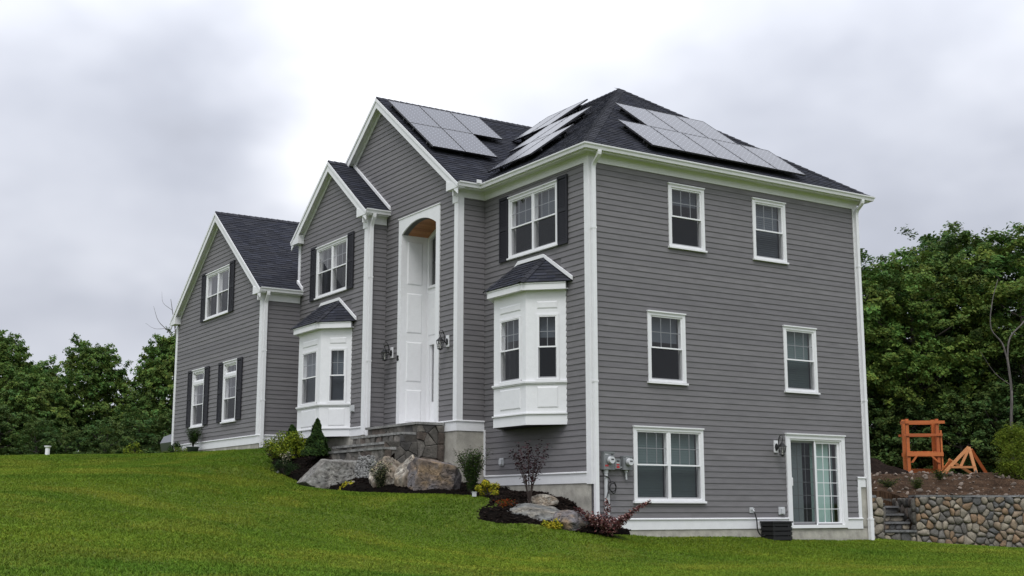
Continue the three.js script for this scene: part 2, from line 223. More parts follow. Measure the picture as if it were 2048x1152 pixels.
// bare earth bank behind the field-stone wall
const RW = { a: V(-1.23, 0, -10.26), d: V(0.45, 0, -0.893).normalize() }; RW.b = V(-RW.d.z, 0, RW.d.x).negate();        // wall direction and the way back from it
if (RW.b.dot(V(1, 0, 1)) > 0) RW.b.negate();
const bankPt = (s, t) => RW.a.clone().addScaledVector(RW.d, s).addScaledVector(RW.b, t);
function bankY(s, t) {
  const p = bankPt(s, t); let y = 0.98 + 0.78 * sstep(0.2, 5.5, t) + 0.35 * sstep(12, 40, t);
  if (s > 0.33 && s < 1.21 && t < 1.42) return -0.4;
  return y + (fbm(p.x * 1.3, p.z * 1.3, 3, 4) - 0.5) * 0.24 * sstep(0.2, 1.5, t) + (noise(p.x * 6, p.z * 6, 4) - 0.5) * 0.06;
}
{
  const pos = [], uv = [], idx = [], NS = 190, NT = 130, sAt = i => i < 40 ? -26 + 25 * i / 40 : i < 160 ? -1 + 7 * (i - 40) / 120 : 6 + 38 * (i - 160) / 30, tAt = j => 0.05 + 60 * Math.pow(j / NT, 2);
  for (let i = 0; i <= NS; i++) for (let j = 0; j <= NT; j++) { const t = tAt(j), s = sAt(i) * (1), p = bankPt(s, t); pos.push(p.x, bankY(s, t), p.z); uv.push(p.x / 1.7, p.z / 1.7); }
  for (let i = 0; i < NS; i++) for (let j = 0; j < NT; j++) { const a = i * (NT + 1) + j, b = a + 1, c = a + NT + 1, d = c + 1; const p = bankPt(sAt(i), tAt(j)); if (p.x > -13 && p.x < 0.1 && p.z > -9.2) continue; idx.push(a, b, c, b, d, c); }
  const g = new THREE.BufferGeometry(); g.setAttribute('position', new THREE.Float32BufferAttribute(pos, 3)); g.setAttribute('uv', new THREE.Float32BufferAttribute(uv, 2)); g.setIndex(idx); g.computeVertexNormals();
  const m = new THREE.Mesh(g, M.dirt); m.name = 'earth_bank'; m.userData = { kind: 'structure' }; m.receiveShadow = m.castShadow = true; scene.add(m);
}

{ // heap of dark loam beside the play tower
  const n = 64, m = 26, pos = [], uv = [], idx = [], cx = -6.75, cz = -15.7, y0 = 1.55; for (let i = 0; i <= n; i++) for (let j = 0; j <= m; j++) { const a = i / n * Math.PI * 2, r = j / m, ca = Math.cos(a), sa = Math.sin(a), rr = r * 1.9 * (0.85 + 0.3 * noise(ca * 2 + 5, sa * 2, 1)), x = cx + ca * rr * 1.15, z = cz + sa * rr, h = 1.05 * Math.pow(1 - r, 0.85) * (0.85 + 0.3 * noise(x * 1.4, z * 1.4, 8)) + (noise(x * 7, z * 7, 3) - 0.5) * 0.09 + (noise(x * 18, z * 18, 6) - 0.5) * 0.04; pos.push(x, y0 + h, z); uv.push(x, z); } for (let i = 0; i < n; i++) for (let j = 0; j < m; j++) { const a = i * (m + 1) + j, b = a + 1, c = a + m + 1, d = c + 1; idx.push(a, b, c, b, d, c); }
  const g = new THREE.BufferGeometry(); g.setAttribute('position', new THREE.Float32BufferAttribute(pos, 3)); g.setAttribute('uv', new THREE.Float32BufferAttribute(uv, 2)); g.setIndex(idx); g.computeVertexNormals(); const q = new THREE.Mesh(g, soft(0.038, 0.027, 0.023, 0.98, { map: tDirt, bumpMap: tDirt, bumpScale: 0.03, side: THREE.DoubleSide })); q.name = 'earth_mound'; q.userData = { kind: 'structure' }; q.castShadow = q.receiveShadow = true; scene.add(q);
}
// ───────────────────────── the house ─────────────────────────
const house = thing('house', 'large grey clapboard house with white trim, front gables and dark shingle roof', 'house');
const FS = new Frame(V(0, 0, 0), V(0, 0, -1)), F0 = new Frame(V(0, 0, 0), V(1, 0, 0)), F1 = new Frame(V(0, 0, 0.8), V(1, 0, 0)), F2 = new Frame(V(0, 0, 1.4), V(1, 0, 0)), F3 = new Frame(V(0, 0, 2.62), V(1, 0, 0));
const R1 = new Frame(V(-4.5, 0, 0), V(0, 0, -1)), R2 = new Frame(V(-8.43, 0, 0), V(0, 0, -1)), R3 = new Frame(V(-12.95, 0, 0), V(0, 0, -1));
const FB = new Frame(V(0, 0, -8.78), V(-1, 0, 0));
const E = 0.1342, EAVE = 8.825, OV = 0.28, L = 8.78;
const rng0 = rngOf(5);
const boards = [];                                                   // every clapboard, sorted later by how large it shows
function clapWall(frame, poly, edge, y0, y1, cuts, sheathHoles) {
  const w = part('wall', slab(poly, -0.15, 0, sheathHoles), M.sheath, house, frame);
  for (let k = 0, y = y0; y < y1 - 0.02; k++, y += E) {
    const t = Math.min(y + E, y1); const [a0, b0] = edge(y), [a1, b1] = edge(t); if (b0 - a0 < 0.05) continue;
    let segs = [[a0, a1, b0, b1]];
    for (const [c0, c1, d0, d1] of cuts) if (t > d0 && y < d1) {
      const out = []; for (const [l0, l1, r0, r1] of segs) { if (c1 <= l0 || c0 >= r0) { out.push([l0, l1, r0, r1]); continue; } if (c0 - l0 > 0.03) out.push([l0, l1, c0, c0]); if (r0 - c1 > 0.03) out.push([c1, c1, r0, r1]); } segs = out;
    }
    for (const [l0, l1, r0, r1] of segs) {
      const j = 0.0015 * (rng0() - 0.5), zb = 0.021 + (rng0() - 0.5) * 0.002;
      const g = hexa([[l0, y + j, 0.001], [r0, y + j, 0.001], [r0, y + j, zb], [l0, y + j, zb], [l1, t + 0.012, 0.001], [Math.max(l1 + 0.01, r1), t + 0.012, 0.001], [Math.max(l1 + 0.01, r1), t + 0.012, 0.005], [l1, t + 0.012, 0.005]]);
      const ox = rng0() * 7, oy = rng0() * 7, uv = g.attributes.uv; for (let i = 0; i < uv.count; i++) uv.setXY(i, uv.getX(i) * 0.5 + ox, uv.getY(i) * 2 + oy);
      g.applyMatrix4(frame.m);
      const mid = frame.at((l0 + r0) / 2, (y + t) / 2), to = CAM.clone().sub(mid), dist = to.length(), show = (r0 - l0) * Math.max(0.02, to.dot(frame.n) / dist) / dist;
      boards.push({ g, w, show, m: Math.floor(rng0() * 4) });
    }
  }
  return w;
}
// roof planes
function convexAt(poly, v) { const xs = []; for (let i = 0; i < poly.length; i++) { const [a, b] = poly[i], [c, d] = poly[(i + 1) % poly.length]; if (b === d) { if (Math.abs(b - v) < 1e-6) xs.push(a, c); continue; } if ((v >= b && v <= d) || (v >= d && v <= b)) xs.push(a + (c - a) * (v - b) / (d - b)); } return xs.length ? [Math.min(...xs), Math.max(...xs)] : null; }
const rngR = rngOf(19);
function shingles(O, u, v, poly, e = 0.143) {
  const n = u.clone().cross(v).normalize(); if (n.y < 0) n.negate(); const s = new Soup(true), P = (a, b, h) => { const q = O.clone().addScaledVector(u, a).addScaledVector(v, b).addScaledVector(n, h); return [q.x, q.y, q.z]; };
  const vmax = Math.max(...poly.map(p => p[1]));
  for (let v0 = 0; v0 < vmax - 0.01; v0 += e) {
    const v1 = Math.min(v0 + e, vmax), A = convexAt(poly, v0 + 1e-5), B = convexAt(poly, v1 - 1e-5); if (!A || !B) continue;
    let x = Math.min(A[0], B[0]) - rngR() * 0.3; const end = Math.max(A[1], B[1]); let hi = rngR() < 0.5; const row = 0.93 + rngR() * 0.14;
    while (x < end) {
      const w = 0.13 + rngR() * 0.26, x2 = x + w, c = (a, I) => clamp(a, I[0], I[1]); const a0 = c(x, A), a1 = c(x, B), b0 = c(x2, A), b1 = c(x2, B);
      if (b0 - a0 > 0.004 || b1 - a1 > 0.004) {
        const h = hi ? 0.02 : 0.014, k = row * (0.78 + rngR() * 0.42) * (hi ? 1.08 : 0.94), bl = rngR() * 0.12; s.col = [0.073 * k * (1 - bl * 0.3), 0.075 * k, 0.088 * k * (1 + bl)];
        const uv = [[a0, v0], [b0, v0], [b1, v1], [a1, v1]];
        s.quad(P(a0, v0, h), P(b0, v0, h), P(b1, v1 + 0.01, 0.003), P(a1, v1 + 0.01, 0.003), uv);
        s.quad(P(a0, v0, -0.006), P(b0, v0, -0.006), P(b0, v0, h), P(a0, v0, h), uv);
      }
      x = x2; hi = !hi;
    }
  }
  return s.geo();
}
function deck(O, u, v, poly, th = 0.04) { const n = u.clone().cross(v).normalize(), sg = n.y < 0 ? -1 : 1; const g = slab(poly, sg > 0 ? -th : 0.0, sg > 0 ? 0 : th); g.applyMatrix4(new THREE.Matrix4().makeBasis(u, v, n).setPosition(O.clone().addScaledVector(n, sg * -0.004))); return g; }
const roof = group('roof', house), shingleParts = [], deckParts = [];
function plane(O, u, v, poly) { shingleParts.push(shingles(O, u, v, poly)); deckParts.push(deck(O, u, v, poly)); }
function caps(a, b, s1, s2, w = 0.17) {                               // ridge and hip caps from a to b; s1, s2 point down each side
  const n = Math.ceil(a.distanceTo(b) / 0.2), s = new Soup(true), d = b.clone().sub(a), l = d.length(); d.normalize(); const up = V(0, 1, 0).addScaledVector(d, -d.y).normalize();
  for (let i = 0; i < n; i++) { const k = 0.75 + rngR() * 0.5; s.col = [0.078 * k, 0.08 * k, 0.094 * k]; const p = i * l / n, q = (i + 1) * l / n; const at = (t, sd, h) => { const x = a.clone().addScaledVector(d, t).addScaledVector(up, h); if (sd) x.addScaledVector(sd, w); return [x.x, x.y, x.z]; }; for (const sd of [s1, s2]) { s.quad(at(p, null, 0.045), at(p, sd, 0.034), at(q, sd, 0.022), at(q, null, 0.032)); s.quad(at(p, null, 0.02), at(p, sd, 0.008), at(p, sd, 0.034), at(p, null, 0.045)); } }
  shingleParts.push(s.geo());
}
const RIDGE = 12.31, ZR = -L / 2, XH = -4.46, XG1 = -8.84;
const sl = (dx, dy, dz) => V(dx, dy, dz).normalize();
// main roof: front, back, hip on the right
{
  const lv = Math.hypot(RIDGE - EAVE, OV - ZR), vF = sl(0, RIDGE - EAVE, ZR - OV), vB = sl(0, RIDGE - EAVE, OV - ZR);
  plane(V(-14, EAVE, OV), V(1, 0, 0), vF, [[14 - 4.4, 0], [14 + OV, 0], [14 + XH, lv], [14 + XG1 - 0.2, lv]]);
  plane(V(OV, EAVE, -L - OV), V(-1, 0, 0), vB, [[0, 0], [13.6, 0], [13.6, lv], [OV - XH, lv]]);
  const vH = sl(XH - OV, RIDGE - EAVE, 0), lh = Math.hypot(RIDGE - EAVE, XH - OV);
  plane(V(OV, EAVE, OV), V(0, 0, -1), vH, [[0, 0], [L + 2 * OV, 0], [OV - ZR, lh]]);
  caps(V(OV, EAVE, OV), V(XH, RIDGE, ZR), sl(-1, -0.02, 0), sl(0, -0.02, -1), 0.2);
  caps(V(OV, EAVE, -L - OV), V(XH, RIDGE, ZR), sl(-1, -0.02, 0), sl(0, -0.02, 1), 0.2);
  caps(V(XH, RIDGE, ZR), V(-13.3, RIDGE, ZR), sl(0, -0.75, 1), sl(0, -0.75, -1));
}
// entry gable (G1), middle gable (G2), garage gable (G3): [ridge x, ridge y, right eave edge x, front z, back z left/right]
function gable(xr, yr, half, zf, back, backEave = back) {
  const y0 = EAVE; let ye = yr - (yr - y0) ; ye = gable.eave; const lv = Math.hypot(yr - ye, half);
  plane(V(xr + half, ye, zf), V(0, 0, -1), sl(-half, yr - ye, 0), [[0, 0], [zf - backEave, 0], [zf - back, lv], [0, lv]]);
  plane(V(xr - half, ye, back), V(0, 0, 1), sl(half, yr - ye, 0), [[0, 0], [zf - back, 0], [zf - back, lv], [0, lv]]);
  caps(V(xr, yr, zf), V(xr, yr, back), sl(half, ye - yr, 0), sl(-half, ye - yr, 0));
}
const HG1 = -4.5 + OV - XG1; gable.eave = EAVE; gable(XG1, RIDGE, HG1, 1.02, ZR, 0.1);
gable.eave = 8.85; gable(-10.78, 10.79, 2.55, 1.6, 0.81);
gable.eave = 7.2; gable(-16.9, 10.31, 4.15, 2.82, -6.2);
part('shingles', shingleParts, M.shingle, roof).userData = { kind: 'stuff' };
part('roof_deck', deckParts, M.deck, roof);
// walls with their clapboards
const hole = (a, b, c, d) => rect(a, b, c, d).reverse();
const full = (a, b) => () => [a, b];
const gEdge = (xr, yr, m, a, b, ov = 0.02) => y => { const h = (yr - 0.06 - y) / m; return [Math.max(a, xr - h), Math.min(b, xr + h)]; };
const W = { w2L: [2.32, 3.44, 6.74, 8.33], w2R: [5.03, 6.16, 6.74, 8.33], w1L: [1.62, 2.75, 3.5, 5.19], w1R: [5.94, 7.08, 3.5, 5.18], base: [1.15, 3.22, 0.79, 2.515], slider: [5.88, 7.93, 0.22, 2.5], p0: [-3.33, -1.2, 6.74, 8.335], p2: [-11.78, -9.64, 6.79, 8.365], g: [-17.96, -15.77, 6.83, 8.41], gl: [-18.95, -17.74, 3.32, 5.27], gr: [-16.0, -14.79, 3.32, 5.27] };
const ins = ([a, b, c, d], k = 0.085) => [a + k, b - k, c + k, d - k];
const sideW = ['w2L', 'w2R', 'w1L', 'w1R', 'base', 'slider'].map(k => ins(W[k]));
clapWall(FS, [[0, -1], [L, -1], [L, 8.8], [0, 8.8]], y => [0.02, y < 1.3 && y > -1 ? 8.37 : L - 0.02], 0.45, 8.52, [...sideW, [5.95, 7.86, 0.2, 2.42]], sideW.map(r => hole(...r)));
clapWall(F0, rect(-4.5, 0, -1, 8.8), full(-4.5, 0), 1.47, 8.52, [ins(W.p0), [-3.45, -1.1, 2.65, 6.4]], [hole(...ins(W.p0)), hole(-3.3, -1.25, 2.9, 5.6)]);
const arch = (x0, x1, y0, ys, rise, n = 14) => { const c = (x0 + x1) / 2, h = (x1 - x0) / 2, R = (h * h + rise * rise) / (2 * rise), o = [[x0, y0], [x1, y0]]; for (let i = 0; i <= n; i++) { const x = x1 - (x1 - x0) * i / n; o.push([x, ys + Math.sqrt(R * R - (x - c) ** 2) - (R - rise)]); } return o; };
const ENT = arch(-7.49, -5.57, 2.83, 8.05, 0.27);
const g1m = (RIDGE - EAVE) / HG1;
clapWall(F1, [[-13.13, -1], [-4.5, -1], [-4.5, 8.9], [XG1, RIDGE - 0.12], [-13.13, 8.9]], gEdge(XG1, RIDGE, g1m, -13.1, -4.5), 2.83, RIDGE - 0.25, [[-7.6, -5.45, 2.7, 8.44], [-13.2, -8.43, 0, 8.7]], [ENT.slice().reverse()]);
clapWall(F2, [[-13.13, -1], [-8.43, -1], [-8.43, 8.9], [-10.78, 10.7], [-13.13, 8.9]], gEdge(-10.78, 10.79, 0.76, -13.1, -8.43), 2.87, 10.6, [ins(W.p2), [-12.0, -9.35, 2.65, 6.4]], [hole(...ins(W.p2)), hole(-11.8, -9.6, 2.9, 5.6)]);
clapWall(F3, [[-20.85, -1], [-12.95, -1], [-12.95, 7.25], [-16.9, 10.22], [-20.85, 7.25]], gEdge(-16.9, 10.31, 0.749, -20.85, -12.95), 2.83, 10.1, [ins(W.g), ins(W.gl), ins(W.gr)], [ins(W.g), ins(W.gl), ins(W.gr)].map(r => hole(...r)));
clapWall(R1, rect(-0.65, 0.15, -1, 8.8), full(-0.8, -0.02), 2.83, 8.52, [], []);
clapWall(R2, rect(-1.25, -0.95, -1, 8.8), full(-1.4, -0.82), 2.87, 8.5, [], []);
clapWall(R3, rect(-2.47, -1.25, -1, 7.2), full(-2.62, -1.42), 2.83, 6.95, [], []);
part('wall', [slab(rect(0.15, 13.1, -1, 8.8), -0.15, 0)], M.siding[0], house, FB);
part('wall', [box(-13.13, -12.98, 6, 8.8, -8.6, 1.25), box(-20.85, -20.7, -1, 7.2, -6, 2.47), box(-20.7, -13.2, -1, 7.2, -6.15, -6)], M.siding[1], house);
part('wall', slab([[-8.98, 8.6], [0.2, 8.6], [ZR * -1 - 8.78, RIDGE - 0.1]].map(([a, b]) => [a, b]), 0, 0.12), M.siding[2], house, new Frame(V(-13.0, 0, 0), V(0, 0, 1)));
boards.sort((a, b) => b.show - a.show);
const rest = new Map();
boards.forEach((b, i) => { if (i < 300) part('clapboard', b.g, M.siding[b.m], b.w); else { if (!rest.has(b.w)) rest.set(b.w, []); rest.get(b.w).push(b.g); } });
for (const [w, gs] of rest) part('clapboards', gs, M.siding[0], w).userData = { kind: 'stuff' };
part('floor_slab', [box(-13, -0.16, 2.6, 2.8, -8.6, -0.16), box(-13, -0.16, 5.5, 5.7, -8.6, -0.16), box(-13, -0.16, 8.62, 8.75, -8.6, -0.16), box(-13, -8.6, 5.5, 5.7, -0.16, 1.24), box(-20.7, -13.2, 6, 6.2, -6, 2.46), box(-12, -0.2, -0.1, 0.1, -8.6, -0.2)], M.room, house);
part('inner_wall', [box(-13, -0.16, 0.1, 8.6, -4.5, -4.4), box(-3.6, -3.5, 0.1, 2.6, -8.6, -0.2), box(-6.2, -6.1, 2.8, 8.6, -8.6, -0.2), box(-20.7, -13.2, 0, 7, -3, -2.9)], M.room, house);
// foundation and water-table boards
part('foundation', [box(-4.5, -0.02, -1.2, 1.24, -0.1, 0.012), box(-0.1, 0.012, -1.2, 0.22, -8.76, -0.02), box(-8.45, -4.488, -1.2, 2.58, -0.1, 0.812), box(-13, -8.42, -1.2, 2.64, 0.9, 1.412), box(-20.84, -12.94, -1.2, 2.58, 2.2, 2.632), box(-13.1, -12.94, -1.2, 2.58, 1.4, 2.2), box(-0.1, 0.012, 0.2, 1.22, -8.76, -8.46)], M.concrete, house);
const skirtProf = (a, b) => [[0.002, a], [0.03, a], [0.03, b - 0.035], [0.055, b - 0.03], [0.055, b - 0.008], [0.03, b + 0.004], [0.002, b + 0.012]];
const skirt = (a, b, path) => part('skirt_board', sweep(skirtProf(a, b), path), M.white, house);
skirt(0.2, 0.45, [[0, -0.14], [0, -5.88]]); skirt(0.17, 0.44, [[0, -7.93], [0, -8.49]]); skirt(1.21, 1.46, [[0, -8.36], [0, -8.66]]);
part('corner_board', box(8.36, 8.47, 0.44, 1.46, 0.002, 0.034), M.white, house, FS);
skirt(1.22, 1.47, [[-4.43, 0], [-0.14, 0]]);
skirt(2.57, 2.83, [[-5.45, 0.8], [-4.5, 0.8], [-4.5, 0.02]]);
skirt(2.57, 2.83, [[-20.88, 2.62], [-12.95, 2.62], [-12.95, 1.42]]);
part('corner_board', box(-4.5, -4.42, 1.47, 2.6, 0.002, 0.034), M.white, house, F0);
// corner boards
const cb = (f, a, b, y0, y1, z = 0.036) => box(a, b, y0, y1, 0.002, z);
function corner(frA, uA, frB, uB, y0, y1, w = 0.145) { part('corner_board', [(() => { const g = box(uA - w, uA + 0.036, y0, y1, 0.002, 0.036); g.applyMatrix4(frA.m); return g; })(), (() => { const g = box(uB + 0.001, uB + w, y0, y1, 0.002, 0.036); g.applyMatrix4(frB.m); return g; })()], M.white, house); }
corner(F0, 0, FS, 0, 1.2, 8.6); corner(F1, -4.5, R1, -0.8, 2.83, 8.6); corner(F2, -8.43, R2, -1.4, 2.64, 8.6); corner(F3, -12.95, R3, -2.62, 2.58, 6.98);
part('corner_board', box(8.63, 8.8, 1.46, 8.6, 0.002, 0.036), M.white, house, FS);
part('corner_board', [box(-13.15, -13.0, 6.6, 8.7, 0.002, 0.036)], M.white, house, F2);
part('corner_board', box(-20.89, -20.72, 2.5, 6.98, 0.002, 0.036), M.white, house, F3);
part('corner_board', [box(-4.72, -4.45, 8.36, 8.6, 0.036, 0.05)], M.white, house, F1);
part('corner_board', [box(-8.65, -8.38, 8.36, 8.6, 0.036, 0.05)], M.white, house, F2);
// frieze, soffit, fascia, gutter along the eaves
function eaves(path, y, fb, ov = 0.2) {
  const bx = (o0, o1, a, b) => [[o0, a], [o1, a], [o1, b], [o0, b]], q = ov - 0.2;
  part('frieze_board', sweep([[0.002, fb], [0.034, fb], [0.034, y - 0.19], [0.06, y - 0.165], [0.075, y - 0.13], [0.002, y - 0.13]], path), M.white, house);
  part('soffit', sweep(bx(-0.1, 0.165 + q, y - 0.13, y - 0.112), path), M.white, house);
  part('fascia', sweep(bx(0.165 + q, 0.188 + q, y - 0.15, y - 0.005), path), M.white, house);
  part('gutter', sweep([[0.19, -0.118], [0.262, -0.118], [0.275, -0.06], [0.3, -0.028], [0.303, 0.002], [0.297, 0.002], [0.293, -0.022], [0.268, -0.056], [0.257, -0.11], [0.196, -0.11], [0.196, -0.004], [0.19, -0.004]].map(([a, b]) => [a + q, b + y]), path), M.alum, house);
}
eaves([[-4.5, 0.985], [-4.5, 0], [0, 0], [0, -L], [-2, -L]], EAVE, 8.5, OV);
eaves([[-8.43, 1.585], [-8.43, 0.84]], 8.85, 8.49); eaves([[-12.95, 2.805], [-12.95, 1.44]], 7.2, 6.84);
part('gutter_guard', [box(-4.28, -4.1, EAVE, EAVE + 0.09, 0.35, 0.37), box(-4.11, -4.09, EAVE, EAVE + 0.09, 0.37, 0.5)], M.alum, house);
// downspouts: outlet, swan-neck, drop, straps
function downspout(frame, u, y, yb, shoe, q = 0) {
  const r = (x0, x1, y0, y1, z0, z1) => box(u + x0, u + x1, y0, y1, z0, z1), w = 0.048;
  const g = [r(-w, w, yb + (shoe ? 0.12 : 0), y - 0.5, 0.04, 0.115)];
  const seg = (a, b) => hexa([[u - w, a[1], a[0] - 0.037], [u + w, a[1], a[0] - 0.037], [u + w, a[1], a[0] + 0.037], [u - w, a[1], a[0] + 0.037], [u - w, b[1], b[0] - 0.037], [u + w, b[1], b[0] - 0.037], [u + w, b[1], b[0] + 0.037], [u - w, b[1], b[0] + 0.037]]);
  const pts = [[0.0775, y - 0.5], [0.085, y - 0.44], [0.115, y - 0.38], [0.185 + q * 0.8, y - 0.27], [0.22 + q, y - 0.22], [0.23 + q, y - 0.16], [0.23 + q, y - 0.11]]; for (let i = 0; i < pts.length - 1; i++) g.push(seg(pts[i], pts[i + 1]));
  const d = part('downspout', g, M.alum, house, frame);
  part('strap', [r(-w - 0.012, w + 0.012, y - 1.9, y - 1.86, 0.038, 0.12), r(-w - 0.012, w + 0.012, (y + yb) / 2 - 1, (y + yb) / 2 - 0.96, 0.038, 0.12)], M.alum, d, frame);
  if (shoe) part('shoe', [r(-w - 0.014, w + 0.014, yb + 0.1, yb + 0.42, 0.03, 0.13), r(-w - 0.02, w + 0.02, yb + 0.42, yb + 0.46, 0.025, 0.135), r(-w - 0.01, w + 0.01, yb - 0.25, yb + 0.1, 0.03, 0.13)], M.alum, d, frame);
}
downspout(FS, 0.07, EAVE, 0.05, false, 0.08); downspout(FS, 8.72, EAVE, -0.03, true, 0.08); downspout(R2, -1.33, 8.85, 2.4, false); downspout(R3, -2.55, 7.2, 2.45, false);
// rakes: fascia boards, soffits, drip edges and boxed returns
function rakes(xr, yr, half, zw, ye, zo = 0.2) {
  const m = (yr - ye) / half, z1 = zw + zo, cut = 0.02;
  for (const s of [1, -1]) {
    const X = d => xr + s * d, Y = d => yr - m * d;
    const bar = (d0, d1, top, bot, za, zb) => { const c = [[X(d0), Y(d0) - bot, za], [X(d1), Y(d1) - bot, za], [X(d1), Y(d1) - bot, zb], [X(d0), Y(d0) - bot, zb], [X(d0), Y(d0) - top, za], [X(d1), Y(d1) - top, za], [X(d1), Y(d1) - top, zb], [X(d0), Y(d0) - top, zb]]; return hexa(c); };
    part('rake_board', [bar(0, half + 0.02, 0.05, 0.3, z1 - 0.03, z1), bar(0, half + 0.05, 0.012, 0.1, z1 + 0.001, z1 + 0.022)], M.white, house);
    part('soffit', bar(0, half - 0.15, 0.2, 0.215, zw + 0.001, z1 - 0.031), M.white, house);
    part('rake_frieze', bar(0, half - 0.3, 0.216, 0.37, zw + 0.002, zw + 0.034), M.white, house);
    const h = half, P = [[X(h - 0.52), Y(h - 0.52) - 0.29], [X(h - 0.52), ye - 0.16], [X(h + 0.03), ye - 0.16], [X(h + 0.09), ye - 0.02], [X(h + 0.03), Y(h + 0.03) - 0.05]]; if (s < 0) P.reverse();
    part('rake_return', slab(P, zw + 0.002, z1 + 0.012), M.white, house);
  }
}
rakes(XG1, RIDGE, HG1, 0.8, EAVE, 0.22); rakes(-10.78, 10.79, 2.55, 1.4, 8.85); rakes(-16.9, 10.31, 4.15, 2.62, 7.2);
// flashing boards where a roof runs into a wall
{ const f = (x0, y0, x1, y1, z, w = 0.09) => hexa([[x0, y0, z], [x1, y1, z], [x1, y1, z + 0.05], [x0, y0, z + 0.05], [x0, y0 + w, z], [x1, y1 + w, z], [x1, y1 + w, z + 0.05], [x0, y0 + w, z + 0.05]]);
  part('flashing', [f(-10.78, 10.83, -8.2, 8.9, 0.82), f(-13.1, 8.9, -10.78, 10.83, 0.82)], M.white, house);
  part('flashing', [f(-13.12, 7.5, -12.72, 7.22, 1.43)], M.white, house); }
// ───────────────────────── windows ─────────────────────────
const rngW = rngOf(33);
function sash(win, frame, u0, u1, y0, y1, z, o = {}) {                // one glazed sash with its rails
  const r = o.rail ?? 0.025, b = o.bottom ?? 0.035;
  part('sash', [box(u0, u0 + r, y0, y1, z - 0.035, z), box(u1 - r, u1, y0, y1, z - 0.035, z), box(u0 + r, u1 - r, y0, y0 + b, z - 0.034, z - 0.001), box(u0 + r, u1 - r, y1 - r, y1, z - 0.034, z - 0.001)], o.mat || M.vinyl, win, frame);
  const pg = new THREE.PlaneGeometry(u1 - u0 - 2 * r, y1 - y0 - r - b); pg.translate((u0 + u1) / 2, (y0 + b + y1 - r) / 2, z - 0.016); part('pane', pg, M.glass, win, frame);
  if (o.cols) { const g = [], w = 0.008, a0 = u0 + r, a1 = u1 - r, c0 = y0 + b, c1 = y1 - r; for (let i = 1; i < o.cols; i++) { const u = lerp(a0, a1, i / o.cols); g.push(box(u - w, u + w, c0, c1, z - 0.03, z - 0.02)); } for (let j = 1; j < o.rows; j++) { const y = lerp(c0, c1, j / o.rows); g.push(box(a0, a1, y - w, y + w, z - 0.0295, z - 0.0205)); } part('grille', g, o.grilleMat || M.grille, win, frame); }
  if (o.screen) { const sg = new THREE.PlaneGeometry(u1 - u0 - 2 * r + 0.03, y1 - y0 - r - b + 0.03); sg.translate((u0 + u1) / 2, (y0 + b + y1 - r) / 2, z + 0.012); part('insect_screen', sg, M.screen, win, frame); }
}
function dhUnit(win, frame, u0, u1, y0, y1, o) {                      // double-hung unit inside its opening
  const f = 0.014, mid = lerp(y0, y1, 0.5);
  part('frame', [box(u0, u0 + f, y0, y1, -0.12, 0.026), box(u1 - f, u1, y0, y1, -0.12, 0.026), box(u0 + f, u1 - f, y1 - f, y1, -0.12, 0.025), box(u0 + f, u1 - f, y0, y0 + f, -0.12, 0.025)], M.vinyl, win, frame);
  sash(win, frame, u0 + f, u1 - f, mid - 0.015, y1 - f, 0.018, { cols: o.grille === false ? 0 : (o.cols || 3), rows: 2, bottom: 0.032 });
  sash(win, frame, u0 + f, u1 - f, y0 + f, mid + 0.017, -0.02, { screen: false });
  if (o.screen !== false) { const sg = new THREE.PlaneGeometry(u1 - u0 - 2 * f - 0.01, mid - y0 - f - 0.03); sg.translate((u0 + u1) / 2, (y0 + f + mid) / 2 - 0.01, 0.006); part('insect_screen', sg, M.screen, win, frame); }
  if (o.shade) { const [frac, mat] = o.shade, h = (y1 - y0) * frac; const s = new Soup(), n = 26; for (let i = 0; i < n; i++) { const a = y1 - h * i / n, b = y1 - h * (i + 1) / n; s.quad([u0 + 0.03, b, -0.15], [u1 - 0.03, b, -0.15], [u1 - 0.03, a, -0.162], [u0 + 0.03, a, -0.162]); } part('shade', s.geo(), mat, win, frame); }
  if (o.curtain) { const s = new Soup(), n = 40; for (const [a, b] of [[u0 + 0.02, u0 + (u1 - u0) * o.curtain], [u1 - (u1 - u0) * o.curtain, u1 - 0.02]]) for (let i = 0; i < n; i++) { const p = lerp(a, b, i / n), q = lerp(a, b, (i + 1) / n), z = k => -0.19 + 0.02 * Math.sin(k * 26); s.quad([p, y0, z(i / n * 2)], [q, y0, z((i + 1) / n * 2)], [q, y1, z((i + 1) / n * 2)], [p, y1, z(i / n * 2)]); } part('curtain', s.geo(), M.curtain, win, frame); }
}
